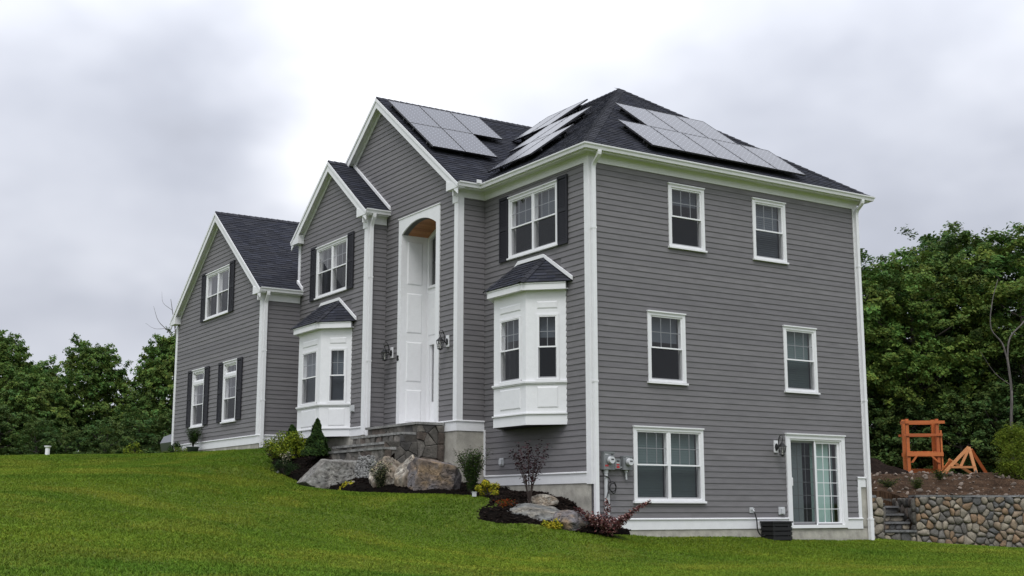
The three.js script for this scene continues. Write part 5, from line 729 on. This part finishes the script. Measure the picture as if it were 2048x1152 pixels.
{
  const rng = rngOf(77), t = thing('barberry_bush', 'red-leaved barberry with one long branch reaching across the basement window', 'shrub', [0.85, 0.14, 0.22]), S = leafSoup(), st = [];
  const R = V(0.5426, 0, -0.84); const branch = (tip, n, sp) => { const m = tip.clone().multiplyScalar(0.5).add(V(0, tip.y * 0.12, 0)), c = new THREE.CatmullRomCurve3([V(0, 0, 0), m, tip]); st.push(tube([V(0, 0, 0), m, tip], 0.011, 0.004, 4, 3)); for (let k = 0; k < n; k++) { const q = 0.22 + 0.78 * rng(), p = c.getPoint(q), d = sp * (1.15 - q * 0.6); addLeaf(S, p.x + (rng() - 0.5) * d, p.y + (rng() - 0.5) * d, p.z + (rng() - 0.5) * d, rng() - 0.5, rng(), rng() - 0.5, 0.042 + rng() * 0.03, 0.65, rng() * 6.28, vary(rng, [G.red, G.red, G.pink, G.pur2][Math.floor(rng() * 4)])); } };
  branch(R.clone().multiplyScalar(0.92).add(V(0.06, 0.68, 0.05)), 240, 0.13); branch(R.clone().multiplyScalar(0.5).add(V(0.1, 0.42, 0.1)), 200, 0.2); branch(V(-0.02, 0.72, 0.0), 150, 0.14); branch(R.clone().multiplyScalar(-0.62).add(V(0, 0.5, 0.05)), 260, 0.24); branch(R.clone().multiplyScalar(-0.75).add(V(0.05, 0.2, 0.1)), 240, 0.24); branch(R.clone().multiplyScalar(-0.35).add(V(0.1, 0.36, 0.2)), 240, 0.26); for (let k = 0; k < 16; k++) branch(V((rng() - 0.5) * 0.8, 0.12 + rng() * 0.34, (rng() - 0.5) * 0.8), 80, 0.2);
  part('foliage', leafGeo(S), M.leaf, t); part('stems', st, std(0.06, 0.04, 0.035, 0.9), t);
}
// pots by the garage, marker, vent, small bits on the lawn
function pot(x, y, z, r, h, label) { const t = thing('plant_pot', label, 'plant pot', [x, y, z], 'green plant pots by the garage'); const pts = [[0, 0], [r * 0.78, 0], [r * 0.95, h * 0.85], [r * 1.05, h * 0.85], [r * 1.05, h], [r * 0.92, h], [r * 0.85, h * 0.85], [0, h * 0.82]].map(p => new THREE.Vector2(...p)); const g = norm(new THREE.LatheGeometry(pts, 24)); part('pot', g, std(0.035, 0.05, 0.042, 0.5), t); const sg = new THREE.CircleGeometry(r * 0.86, 16); sg.rotateX(-Math.PI / 2); sg.translate(0, h * 0.84, 0); part('soil', norm(sg), M.mulch, t); }
pot(-17.75, 2.46, 2.95, 0.2, 0.2, 'larger round green pot holding the taller leafy plant by the garage'); pot(-19.35, 2.48, 3.0, 0.2, 0.1, 'low green pot near the garage corner holding a small plant');
shrub('potted_plant', 'taller leafy plant growing in the larger pot below the garage window', [-17.75, 2.62, 2.95], { seed: 14, form: 'stems', stems: 24, h: 0.62, r: 0.3, n: 1500, leaf: 0.055, from: 0.35, asp: 0.45, spread: 0.08, cols: [G.dk, G.md, G.md], cat: 'plant' });
shrub('potted_plant', 'short bushy plant in the low pot at the garage corner', [-19.35, 2.56, 3.0], { seed: 15, form: 'round', h: 0.34, r: 0.24, n: 900, leaf: 0.05, asp: 0.45, cols: [G.dk, G.md], cat: 'plant' });
shrub('weed_clump', 'pale green weeds between the two garage pots', [-18.6, 2.5, 3.0], { seed: 16, form: 'round', h: 0.14, r: 0.26, n: 420, leaf: 0.05, asp: 0.4, cols: [G.lt, G.yg], cat: 'weeds' });
shrub('lime_bush', 'lime-green bush on the lawn crest left of the car', [-22.2, 2.55, 3.6], { seed: 17, form: 'round', h: 0.4, r: 0.32, n: 900, leaf: 0.07, asp: 0.45, cols: [G.yg, G.lt] });
{
  const t = thing('vent_pipe', 'short white vent pipe with flared cap standing in the lawn', 'vent pipe', [-22.3, lawnY(-22.3, 6.45), 6.45]); const cy = (r0, r1, y0, y1) => { const g = new THREE.CylinderGeometry(r1, r0, y1 - y0, 20); g.translate(0, (y0 + y1) / 2, 0); return norm(g); }; part('pipe', cy(0.075, 0.075, -0.2, 0.27), M.pvc, t).material = M.vinyl; part('cap', [cy(0.085, 0.115, 0.26, 0.3), cy(0.115, 0.115, 0.3, 0.33)], M.vinyl, t);
  const b = thing('garden_light', 'small white box at the foot of the upright shrub', 'garden light', [-1.75, 0.93, 1.95]); part('body', box(-0.035, 0.035, 0, 0.09, -0.035, 0.035), M.pvc, b); part('cap', box(-0.042, 0.042, 0.09, 0.105, -0.042, 0.042), M.pvc, b);
  const b2 = thing('garden_light', 'tiny white marker at the edge of the mulch by the dark shrub', 'garden light', [-8.85, 1.56, 3.68]); part('body', box(-0.025, 0.025, 0, 0.07, -0.025, 0.025), M.vinyl, b2); part('cap', box(-0.032, 0.032, 0.07, 0.085, -0.032, 0.032), M.vinyl, b2);
}
// ───────────────────────── trees ─────────────────────────
function treeGeo(seed, H, R, o = {}) {
  const rng = rngOf(seed), S = leafSoup(), wood = [], base = o.base ?? 0.22, nC = o.clumps ?? 95, per = o.per ?? 300, leaf = o.leaf ?? 0.17, cr = o.cr ?? 0.95;
  const top = V((rng() - 0.5) * H * 0.08, H * 0.86, (rng() - 0.5) * H * 0.08), mid = V((rng() - 0.5) * H * 0.06, H * 0.45, (rng() - 0.5) * H * 0.06); wood.push(tube([[0, -0.4, 0], mid, top], 0.02 * H + 0.04, 0.03, 7, 4)); const tr = new THREE.CatmullRomCurve3([V(0, 0, 0), mid, top]);
  const centres = []; let tries = 0;
  while (centres.length < nC && tries++ < 6000) { const a = rng() * 6.283, q = Math.pow(rng(), 0.8), y = H * (base + (1 - base) * q), prof = Math.pow(Math.sin(Math.PI * clamp(0.16 + 0.8 * q, 0, 1)), 0.75), rad = R * prof * (0.75 + 0.5 * noise(Math.cos(a) * 1.5 + seed, Math.sin(a) * 1.5, y * 0.35)), r = rad * Math.sqrt(0.12 + 0.88 * rng()), p = V(Math.cos(a) * r, y, Math.sin(a) * r); if (centres.every(c => c.distanceTo(p) > cr * 0.72)) centres.push(p); }
  centres.forEach((c, i) => {
    if (i % 4 === 0) { const s = tr.getPoint(clamp((c.y - R * 0.35) / H / 0.86, 0.12, 0.95)); wood.push(tube([s, s.clone().lerp(c, 0.5).add(V(0, -0.15, 0)), c], 0.05 + 0.004 * H * rng(), 0.012, 5, 3)); }
    const k = cr * (0.6 + rng() * 0.6), tone = 0.75 + rng() * 0.55, hue = (rng() - 0.5) * 0.35, cc = [o.col[0] * tone * (1 + hue), o.col[1] * tone, o.col[2] * tone * (1 - hue * 0.5)], n = Math.round(per * (k / cr) ** 2 * (0.7 + rng() * 0.6));
    const twig = 5 + Math.floor(rng() * 5), tw = []; for (let t = 0; t < twig; t++) { const a = rng() * 6.283, e = rng() * 1.6 - 0.6, f = Math.sqrt(Math.max(0, 1 - e * e * 0.7)); tw.push(V(Math.cos(a) * f, e * 0.8, Math.sin(a) * f).multiplyScalar(k * (0.6 + rng() * 0.6))); }
    for (let j = 0; j < n; j++) { const t = tw[Math.floor(rng() * twig)], q = 0.35 + 0.75 * Math.sqrt(rng()), d = k * 0.3; const x = t.x * q + (rng() + rng() - 1) * d, y = t.y * q + (rng() + rng() - 1) * d * 0.7, z = t.z * q + (rng() + rng() - 1) * d; addLeaf(S, c.x + x, c.y + y, c.z + z, x / k + (rng() - 0.5) * 1.4, 0.55 + y / k + (rng() - 0.5), z / k + (rng() - 0.5) * 1.4, leaf * (0.6 + rng() * 0.8), 0.62, rng() * 6.283, vary(rng, cc, 0.28, 0.2)); }
  });
  return { crown: leafGeo(S), wood: mergeGeometries(wood.map(norm)) };
}
M.treeLeaf = new THREE.MeshPhysicalMaterial({ color: 0xffffff, vertexColors: true, roughness: 0.7, side: THREE.DoubleSide, specularIntensity: 0.2, transmission: 0.28, thickness: 0 });
const kinds = {
  oak: treeGeo(101, 10.5, 3.5, { col: [0.086, 0.145, 0.034], clumps: 96, per: 330, leaf: 0.155, cr: 0.92, base: 0.3 }), maple: treeGeo(102, 10, 3.2, { col: [0.115, 0.182, 0.036], clumps: 88, per: 330, leaf: 0.155, cr: 0.9, base: 0.26 }), ash: treeGeo(103, 11, 2.9, { col: [0.062, 0.11, 0.028], clumps: 74, per: 330, base: 0.4, leaf: 0.155, cr: 0.9 }), broad: treeGeo(104, 7.6, 4.0, { col: [0.044, 0.077, 0.022], clumps: 110, per: 300, base: 0.08, leaf: 0.16, cr: 0.95 }), bush: treeGeo(105, 3.2, 2.0, { col: [0.068, 0.112, 0.028], clumps: 44, per: 260, base: 0.04, leaf: 0.13, cr: 0.68 }), dome: treeGeo(106, 7, 2.6, { col: [0.098, 0.162, 0.036], clumps: 210, per: 300, base: 0.04, leaf: 0.16, cr: 0.68 }),  // broad and bush greens darkened: shade of the deep wood painted into the leaves
};
function tree(kind, name, label, x, z, H, turn, grp, wide = 1) {
  const k = kinds[kind], H0 = { oak: 10.5, maple: 10, ash: 11, broad: 7.6, bush: 3.2, dome: 7 }[kind]; const t = thing(name, label, kind === 'bush' ? 'bush' : 'tree', null, grp); part('crown', k.crown, M.treeLeaf, t); part('trunk', k.wood, M.bark, t);
  const s = (x - RW.a.x) * RW.d.x + (z - RW.a.z) * RW.d.z, b = (x - RW.a.x) * RW.b.x + (z - RW.a.z) * RW.b.z; const y = b > 0.3 && z < -9 ? bankY(s, b) : lawnY(x, z); t.position.set(x, y - 0.05, z); t.rotation.y = turn; const f = (H - y) / H0; t.scale.set(f * wide, f, f * wide); return t;
}
const GR = 'trees behind the earth bank', GL = 'trees beyond the lawn crest';
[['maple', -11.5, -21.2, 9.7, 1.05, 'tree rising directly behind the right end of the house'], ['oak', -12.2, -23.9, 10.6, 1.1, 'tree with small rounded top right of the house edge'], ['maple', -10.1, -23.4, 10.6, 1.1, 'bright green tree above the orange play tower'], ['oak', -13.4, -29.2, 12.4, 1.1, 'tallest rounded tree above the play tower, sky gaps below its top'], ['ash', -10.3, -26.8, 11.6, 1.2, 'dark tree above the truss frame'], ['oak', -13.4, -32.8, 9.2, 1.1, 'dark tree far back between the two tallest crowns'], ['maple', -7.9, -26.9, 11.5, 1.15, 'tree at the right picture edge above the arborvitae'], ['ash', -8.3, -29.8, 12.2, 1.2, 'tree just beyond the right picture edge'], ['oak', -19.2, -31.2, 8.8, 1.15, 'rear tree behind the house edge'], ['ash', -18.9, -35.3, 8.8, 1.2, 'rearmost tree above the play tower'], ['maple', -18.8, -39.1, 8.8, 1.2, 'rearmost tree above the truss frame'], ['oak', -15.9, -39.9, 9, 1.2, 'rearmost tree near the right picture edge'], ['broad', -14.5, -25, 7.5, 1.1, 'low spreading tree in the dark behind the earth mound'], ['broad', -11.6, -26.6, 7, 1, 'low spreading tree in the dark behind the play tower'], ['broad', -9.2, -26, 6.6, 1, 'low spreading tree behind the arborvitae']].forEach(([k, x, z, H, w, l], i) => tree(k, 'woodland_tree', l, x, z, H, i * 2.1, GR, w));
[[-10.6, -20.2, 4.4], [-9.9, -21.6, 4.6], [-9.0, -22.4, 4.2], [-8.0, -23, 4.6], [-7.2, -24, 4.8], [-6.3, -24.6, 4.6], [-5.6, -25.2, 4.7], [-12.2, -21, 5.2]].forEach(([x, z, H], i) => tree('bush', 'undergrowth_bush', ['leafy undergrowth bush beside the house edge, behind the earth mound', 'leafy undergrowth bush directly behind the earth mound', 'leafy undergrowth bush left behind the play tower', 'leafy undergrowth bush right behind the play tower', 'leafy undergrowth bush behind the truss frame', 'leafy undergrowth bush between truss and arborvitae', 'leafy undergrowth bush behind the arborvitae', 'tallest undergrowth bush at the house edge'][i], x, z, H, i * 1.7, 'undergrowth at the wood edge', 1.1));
[['dome', -49.7, 3.1, 9.85, 0.85, 'tall ragged tree at the left picture edge'], ['dome', -55.6, -0.4, 9.0, 0.95, 'distant tree in the dip left of the rounded tree'], ['dome', -43.6, 2.6, 7.2, 1.1, 'light green tree left of the rounded tree'], ['dome', -45.9, -0.9, 9.15, 0.92, 'large rounded tree standing alone on the left skyline'], ['dome', -42.7, -2.6, 6.0, 1.1, 'small tree filling the gap right of the rounded tree'], ['dome', -44, -4.6, 9.6, 0.85, 'tall tree beside the garage gable'], ['oak', -52.9, -8.1, 11.2, 0.8, 'tall tree hidden partly by the garage corner'], ['oak', -52.7, 5.4, 9.6, 1.1, 'tree beyond the left picture edge']].forEach(([k, x, z, H, w, l], i) => tree(k, 'hilltop_tree', l, x, z, H, 0.7 + i * 1.9, GL, w));
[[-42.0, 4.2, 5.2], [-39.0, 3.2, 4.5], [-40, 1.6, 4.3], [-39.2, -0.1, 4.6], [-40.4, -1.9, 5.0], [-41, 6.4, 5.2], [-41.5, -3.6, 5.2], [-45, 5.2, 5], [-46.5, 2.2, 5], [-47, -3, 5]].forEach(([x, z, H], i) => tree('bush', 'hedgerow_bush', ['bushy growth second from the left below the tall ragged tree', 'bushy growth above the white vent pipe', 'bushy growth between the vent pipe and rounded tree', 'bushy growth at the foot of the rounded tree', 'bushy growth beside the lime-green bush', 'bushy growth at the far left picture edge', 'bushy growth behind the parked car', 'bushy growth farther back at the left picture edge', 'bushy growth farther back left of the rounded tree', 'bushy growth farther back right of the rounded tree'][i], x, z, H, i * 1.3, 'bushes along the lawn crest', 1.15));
function bareTree(name, label, x, z, y0, limbs, mat) { const t = thing(name, label, 'dead tree', [x, y0, z]); limbs.forEach(([p, r0, r1], i) => part(i ? 'branch' : 'trunk', tube(p, r0 * 0.6, r1 * 0.6, 6, 4), mat, t)); }
{ // bare snags: grey trunk in the right-hand wood, twigs above the trees beside the garage
  const R = V(0.5426, 0, -0.84), q = (a, y, b = 0) => [R.x * a + b, y, R.z * a + b * 0.6];
  bareTree('dead_tree', 'pale bare trunk with forked limbs standing among the right-hand trees', -5.5, -22.4, 1.8, [[[q(0, -0.3), q(0.02, 1.6), q(0.12, 3), q(0.05, 4.2)], 0.1, 0.07], [[q(0.05, 4.1), q(-0.1, 4.7), q(-0.45, 5.2), q(-0.35, 6.2), q(-0.1, 7)], 0.06, 0.02], [[q(0.05, 4.15), q(0.2, 4.9), q(0.75, 5.5), q(1.1, 6.3), q(1.2, 7.4)], 0.06, 0.025], [[q(0.1, 3.2), q(-0.4, 3.6), q(-0.9, 4.4)], 0.03, 0.008]], M.deadwood);
  bareTree('dead_tree', 'leafless grey branches rising above the trees beside the garage', -43.3, -4.9, 6.6, [[[q(0, 0), q(-0.1, 2), q(-0.4, 3.6), q(-0.7, 5.2)], 0.1, 0.02], [[q(-0.2, 2.6), q(-0.7, 3.4), q(-1.3, 4), q(-1.6, 4.8)], 0.05, 0.01], [[q(-0.4, 3.6), q(-0.1, 4.4), q(0.1, 5.4)], 0.035, 0.01], [[q(-0.1, 2), q(-0.8, 2.2), q(-1.2, 3)], 0.04, 0.01], [[q(-0.9, 3.6), q(-1.5, 3.6), q(-2, 3.9)], 0.02, 0.006], [[q(-0.6, 4.6), q(-1.1, 5.0), q(-1.2, 5.6)], 0.02, 0.006]], M.deadwood);
}
// arborvitae and weeds on the earth bank
shrub('arborvitae', 'bright green feathery arborvitae on the earth bank at right', [-2.05, 1.42, -17.8], { seed: 41, form: 'round', h: 1.8, r: 0.64, n: 9000, clumps: 70, clumpR: 0.3, leaf: 0.09, asp: 0.22, cols: [[0.17, 0.22, 0.03], [0.12, 0.17, 0.025], [0.2, 0.26, 0.035]] });
[[1.5, 2.4, 'weedy green tuft above the middle of the stone wall'], [2.3, 2.2, 'weedy green tuft left of centre above the stone wall cap'], [-0.4, 3.2, 'weedy green tuft on the bank above the wall steps'], [3.6, 3.6, 'weedy green tuft high on the bank below the arborvitae']].forEach(([s, t, l], i) => { const p = bankPt(s, t); shrub('weed_tuft', l, [p.x, bankY(s, t) - 0.02, p.z], { seed: 50 + i, form: 'stems', stems: 34, h: 0.3, r: 0.36, n: 420, leaf: 0.07, from: 0.1, asp: 0.2, cols: [G.lt, G.md, [0.1, 0.11, 0.03]], cat: 'weeds' }); });
// stones and clods on the bank
{ const rng = rngOf(8), g0 = new THREE.IcosahedronGeometry(1, 1), n = 1500, im = new THREE.InstancedMesh(g0, std(0.13, 0.108, 0.09, 0.95), n), o = new THREE.Object3D(), c = new THREE.Color(); for (let i = 0; i < n; i++) { const s = -1 + rng() * 9, t = 0.15 + Math.pow(rng(), 0.8) * 8, p = bankPt(s, t), r = 0.01 + Math.pow(rng(), 6) * 0.07; if (s > 0 && s < 1.5 && t < 1.7) { o.position.set(0, -3, 0); } else o.position.set(p.x, bankY(s, t) + r * 0.2, p.z); o.scale.set(r * (0.8 + rng()), r * 0.6, r); o.rotation.set(rng() * 6, rng() * 6, rng() * 6); o.updateMatrix(); im.setMatrixAt(i, o.matrix); const k = 0.55 + rng() * 1.2; im.setColorAt(i, c.setRGB(k, k * 0.95, k * 0.9)); } im.name = 'bank_stones'; im.userData = { kind: 'stuff', label: 'loose stones and clods scattered over the earth bank', category: 'stones' }; im.castShadow = true; scene.add(im); }
// ───────────────────────── play tower and truss ─────────────────────────
M.timber = [[0.6, 0.16, 0.035], [0.52, 0.13, 0.03], [0.66, 0.19, 0.045]].map(c => std(...c, 0.65, { map: tGrain })); M.timberLight = std(0.64, 0.27, 0.095, 0.65, { map: tGrain });
{
  const u = V(0.5426, 0, -0.84), fr = new Frame(V(-6.5, 1.82, -18.1), u), w = 1.12, d = 0.42; const t = thing('play_tower', 'half-built orange timber play tower on the earth bank', 'play tower'); let k = 0; const bm = (nm, ...b) => part(nm, box(...b), M.timber[k++ % 3], t, fr);
  for (const z of [0, -d]) for (const x of [0, w - 0.1]) bm('post', x, x + 0.1, -0.3, 1.88, z - 0.1, z);
  bm('post', w - 0.03, w + 0.07, -0.3, 1.85, -0.33, -0.23); bm('post', w + 0.045, w + 0.1, -0.3, 1.5, -0.12, -0.02);
  for (const z of [0.003, -d - 0.143]) { bm('rail', -0.02, w + 0.2, 1.72, 1.82, z, z + 0.04); bm('rail', -0.1, w + 0.1, 1.3, 1.38, z, z + 0.04); bm('rail', -0.02, w + 0.1, 0.62, 0.75, z, z + 0.04); }
  bm('rail', -0.043, -0.003, 1.72, 1.82, -d, 0); bm('rail', w + 0.003, w + 0.043, 1.3, 1.4, -d, 0); bm('rail', w + 0.003, w + 0.043, 0.62, 0.75, -d, 0);
  for (let i = 0; i < 8; i++) bm('deck_board', 0.1 + i * 0.115, 0.1 + i * 0.115 + 0.105, 0.752, 0.785, -d, -0.02);
  for (const s of [0, 1]) part('brace', hexa([[s ? w - 0.34 : 0.1, 0.56, 0.01], [s ? w - 0.26 : 0.18, 0.56, 0.01], [s ? w - 0.26 : 0.18, 0.56, 0.04], [s ? w - 0.34 : 0.1, 0.56, 0.04], [s ? w - 0.34 : 0.26, 0.62, 0.01], [s ? w - 0.26 : 0.34, 0.62, 0.01], [s ? w - 0.26 : 0.34, 0.62, 0.04], [s ? w - 0.34 : 0.26, 0.62, 0.04]].map((p, i) => i < 4 ? [p[0] + (s ? 0.24 : 0), p[1] - 0.16, p[2]] : p)), M.timber[0], t, fr);
  for (let i = 0; i < 5; i++) bm('low_board', 0.2, w - 0.05, -0.2 + i * 0.085, -0.2 + i * 0.085 + 0.07, -0.5, -0.47);
  bm('plank', w + 0.1, w + 0.32, -0.3, 0.1, -0.2, -0.05);
}
{
  const u = V(0.5426, 0, -0.84), fr = new Frame(V(-5.0, 1.8, -17.9), u); const t = thing('timber_truss', 'pale timber A-frame truss leaning on the earth bank beside the play tower', 'timber frame'); const bar = (nm, a, b, r, m) => { const A = V(...a), B = V(...b), d = B.clone().sub(A), l = d.length(); const g = box(-r, r, 0, l, -r * 0.6, r * 0.6); g.applyQuaternion(new THREE.Quaternion().setFromUnitVectors(V(0, 1, 0), d.normalize())); g.translate(...a); return part(nm, g, m, t, fr); };
  const ap = [0.98, 0.88, -0.05]; bar('leg', [-0.1, -0.12, 0.15], ap, 0.05, M.timberLight); bar('leg', [1.12, -0.15, 0.2], ap, 0.05, M.timberLight); bar('strut', [0.62, 0.22, 0.08], [0.95, 0.8, 0.0], 0.04, M.timberLight); bar('cross_bar', [0.3, 0.22, 0.13], [1.1, 0.22, 0.13], 0.035, M.timberLight);
  bar('rear_leg', [1.75, -0.1, -0.5], [1.08, 0.8, -0.12], 0.05, M.timber[1]); bar('rear_leg', [0.1, -0.1, -0.6], [0.5, 0.45, -0.4], 0.06, M.timber[0]); bar('rear_leg', [0.42, 0.5, -0.42], [1.4, -0.15, -0.3], 0.045, M.timberLight);
}
// ───────────────────────── parked car behind the garage corner ─────────────────────────
{
  const t = thing('parked_car', 'grey car parked behind the garage corner, nose showing', 'car', [-23.5, lawnY(-23.3, 1.5) - 0.02, -0.35]); t.rotation.y = -Math.PI / 2; // local x points to the nose (+z)
  const paint = new THREE.MeshPhysicalMaterial({ color: new THREE.Color().setRGB(0.06, 0.065, 0.08), roughness: 0.4, metalness: 0.3, clearcoat: 0.5, clearcoatRoughness: 0.15 });
  const body = [[-2.2, 0.35], [-2.25, 0.75], [-2.1, 0.95], [-1.1, 1.0], [0.55, 0.98], [1.0, 0.95], [1.75, 0.86], [2.15, 0.7], [2.25, 0.5], [2.2, 0.28], [1.85, 0.25], [-1.9, 0.25]], cab = [[-1.85, 0.96], [-1.45, 1.42], [-0.9, 1.52], [-0.1, 1.5], [0.35, 1.36], [1.05, 0.94]];
  const ex = (p, w, b) => { const s = new THREE.Shape(p.map(q => new THREE.Vector2(...q))); const g = new THREE.ExtrudeGeometry(s, { depth: w - 2 * b, bevelEnabled: true, bevelSize: b, bevelThickness: b, bevelSegments: 3, curveSegments: 4 }); g.translate(0, 0, -(w - 2 * b) / 2); return norm(g); };
  const b = part('body', ex(body, 1.76, 0.07), paint, t); part('cabin', ex(cab, 1.5, 0.12), paint, t);
  const gm = std(0.02, 0.022, 0.025, 0.08); for (const s of [1, -1]) { const wpts = [[-1.3, 1.04], [-1.0, 1.4], [-0.1, 1.4], [0.2, 1.3], [0.75, 1.02]]; part('side_window', slab(wpts, s > 0 ? 0.752 : -0.76, s > 0 ? 0.76 : -0.752), gm, t); part('headlight', ex([[1.85, 0.66], [2.1, 0.6], [2.12, 0.7], [1.9, 0.76]], 0.1, 0.02).translate(0, 0, s * 0.8), M.meterFace, t); part('mirror', box(0.62, 0.8, 1.0, 1.1, s > 0 ? 0.86 : -1.0, s > 0 ? 1.0 : -0.86), paint, t); }
  part('windscreen', hexa([[1.12, 0.985, -0.6], [0.47, 1.4, -0.58], [0.47, 1.4, 0.58], [1.12, 0.985, 0.6], [1.135, 0.995, -0.6], [0.485, 1.41, -0.58], [0.485, 1.41, 0.58], [1.135, 0.995, 0.6]]), gm, t);
  for (const x of [1.42, -1.35]) for (const s of [1, -1]) { const w = group('wheel', t); const g = new THREE.CylinderGeometry(0.33, 0.33, 0.22, 26); g.rotateX(Math.PI / 2); g.translate(x, 0.33, s * 0.8); part('tyre', norm(g), M.blackPlastic, w); const r = new THREE.CylinderGeometry(0.21, 0.2, 0.02, 20); r.rotateX(Math.PI / 2); r.translate(x, 0.33, s * 0.92); part('rim', norm(r), M.meterGrey, w); const a = new THREE.CylinderGeometry(0.39, 0.39, 0.03, 24); a.rotateX(Math.PI / 2); a.translate(x, 0.36, s * 0.875); part('arch_trim', norm(a), M.blackPlastic, w); }
}
{ const g = box(-30, -21, 0, 0.02, -8, 2.2); const p = g.attributes.position; for (let i = 0; i < p.count; i++) p.setY(i, p.getY(i) + lawnY(p.getX(i), p.getZ(i)) + 0.02); g.computeVertexNormals(); struct('driveway', g, std(0.06, 0.06, 0.062, 0.95, { map: tSpeck })); }
// ───────────────────────── grass ─────────────────────────
{
  const rng = rngOf(4242), s = new Soup(); for (let b = 0; b < 7; b++) { const a = rng() * 6.28, d = rng() * 0.03, x = Math.cos(a) * d, z = Math.sin(a) * d, h = 0.02 + rng() * 0.02, l = 0.016 + rng() * 0.026, a2 = rng() * 6.28, w = 0.002 + rng() * 0.0016, px = Math.cos(a2 + 1.57) * w, pz = Math.sin(a2 + 1.57) * w, mx = x + Math.cos(a2) * l * 0.4, mz = z + Math.sin(a2) * l * 0.4; s.quad([x - px, -0.004, z - pz], [x + px, -0.004, z + pz], [mx + px * 0.8, h * 0.65, mz + pz * 0.8], [mx - px * 0.8, h * 0.65, mz - pz * 0.8]); s.tri([mx - px * 0.8, h * 0.65, mz - pz * 0.8], [mx + px * 0.8, h * 0.65, mz + pz * 0.8], [x + Math.cos(a2) * l, h, z + Math.sin(a2) * l]); }
  const tuft = s.geo(), n = 580000, im = new THREE.InstancedMesh(tuft, soft(1, 1, 1, 0.8), n), o = new THREE.Object3D(), col = new THREE.Color();
  const bedEdge = [[-11.95, 2.83], [-10.65, 3.17], [-9.8, 3.4], [-8.95, 3.57], [-7.76, 3.51], [-6.58, 3.49], [-5.26, 3.3], [-3.72, 2.77], [-2.83, 1.95], [-1.86, 1.73], [-1.35, 1.72], [-1.09, 1.92], [-0.95, 2.35], [-0.6, 2.5], [-0.25, 2.23], [0.2, 1.5], [0.6, 0.95], [0.95, 0.3], [0.75, -0.5], [0.03, -0.5], [0, 0], [-4.5, 0], [-4.5, 0.8], [-8.4, 0.8], [-12.9, 1.4]];
  const inPoly = (x, z) => { let c = false; for (let i = 0, j = bedEdge.length - 1; i < bedEdge.length; j = i++) { const [a, b] = bedEdge[i], [d, e] = bedEdge[j]; if ((b > z) !== (e > z) && x < (d - a) * (z - b) / (e - b) + a) c = !c; } return c; };
  const fwd = V(-Math.sin(DG), 0, -Math.cos(DG)), rgt = V(Math.cos(DG), 0, -Math.sin(DG)); let k = 0, guard = 0;
  while (k < n && guard++ < n * 4) {
    const w = 8 + 42 * Math.pow(rng(), 0.85), a = (rng() * 2 - 1) * 0.56, x = CAM.x + fwd.x * w + rgt.x * w * a, z = CAM.z + fwd.z * w + rgt.z * w * a;
    if (inHouse(x, z, -0.02) || inPoly(x, z)) continue; const rel = (x - RW.a.x) * RW.b.x + (z - RW.a.z) * RW.b.z; if (z < -8.9 && rel > -0.05) continue; if (x < -21 && z < 2.3) continue; if (x < -12.9 && z < 2.6) continue;
    o.position.set(x, lawnY(x, z) - 0.006, z); o.rotation.set((rng() - 0.5) * 0.3, rng() * 6.28, (rng() - 0.5) * 0.3); o.scale.setScalar(0.65 + rng() * 0.55 + (w > 26 ? 0.2 : 0)); o.updateMatrix(); im.setMatrixAt(k, o.matrix); const c = lawnTone(x, z), f = 0.88 + rng() * 0.42, h = rng() < 0.08 ? 1.35 : 1; im.setColorAt(k, col.setRGB(c[0] * f * h, c[1] * f, c[2] * f)); k++;
  }
  im.count = k; im.name = 'grass'; im.userData = { kind: 'stuff', label: 'mown green grass blades covering the sloping lawn', category: 'grass' }; im.receiveShadow = true; scene.add(im);
}
renderer.render(scene, camera);
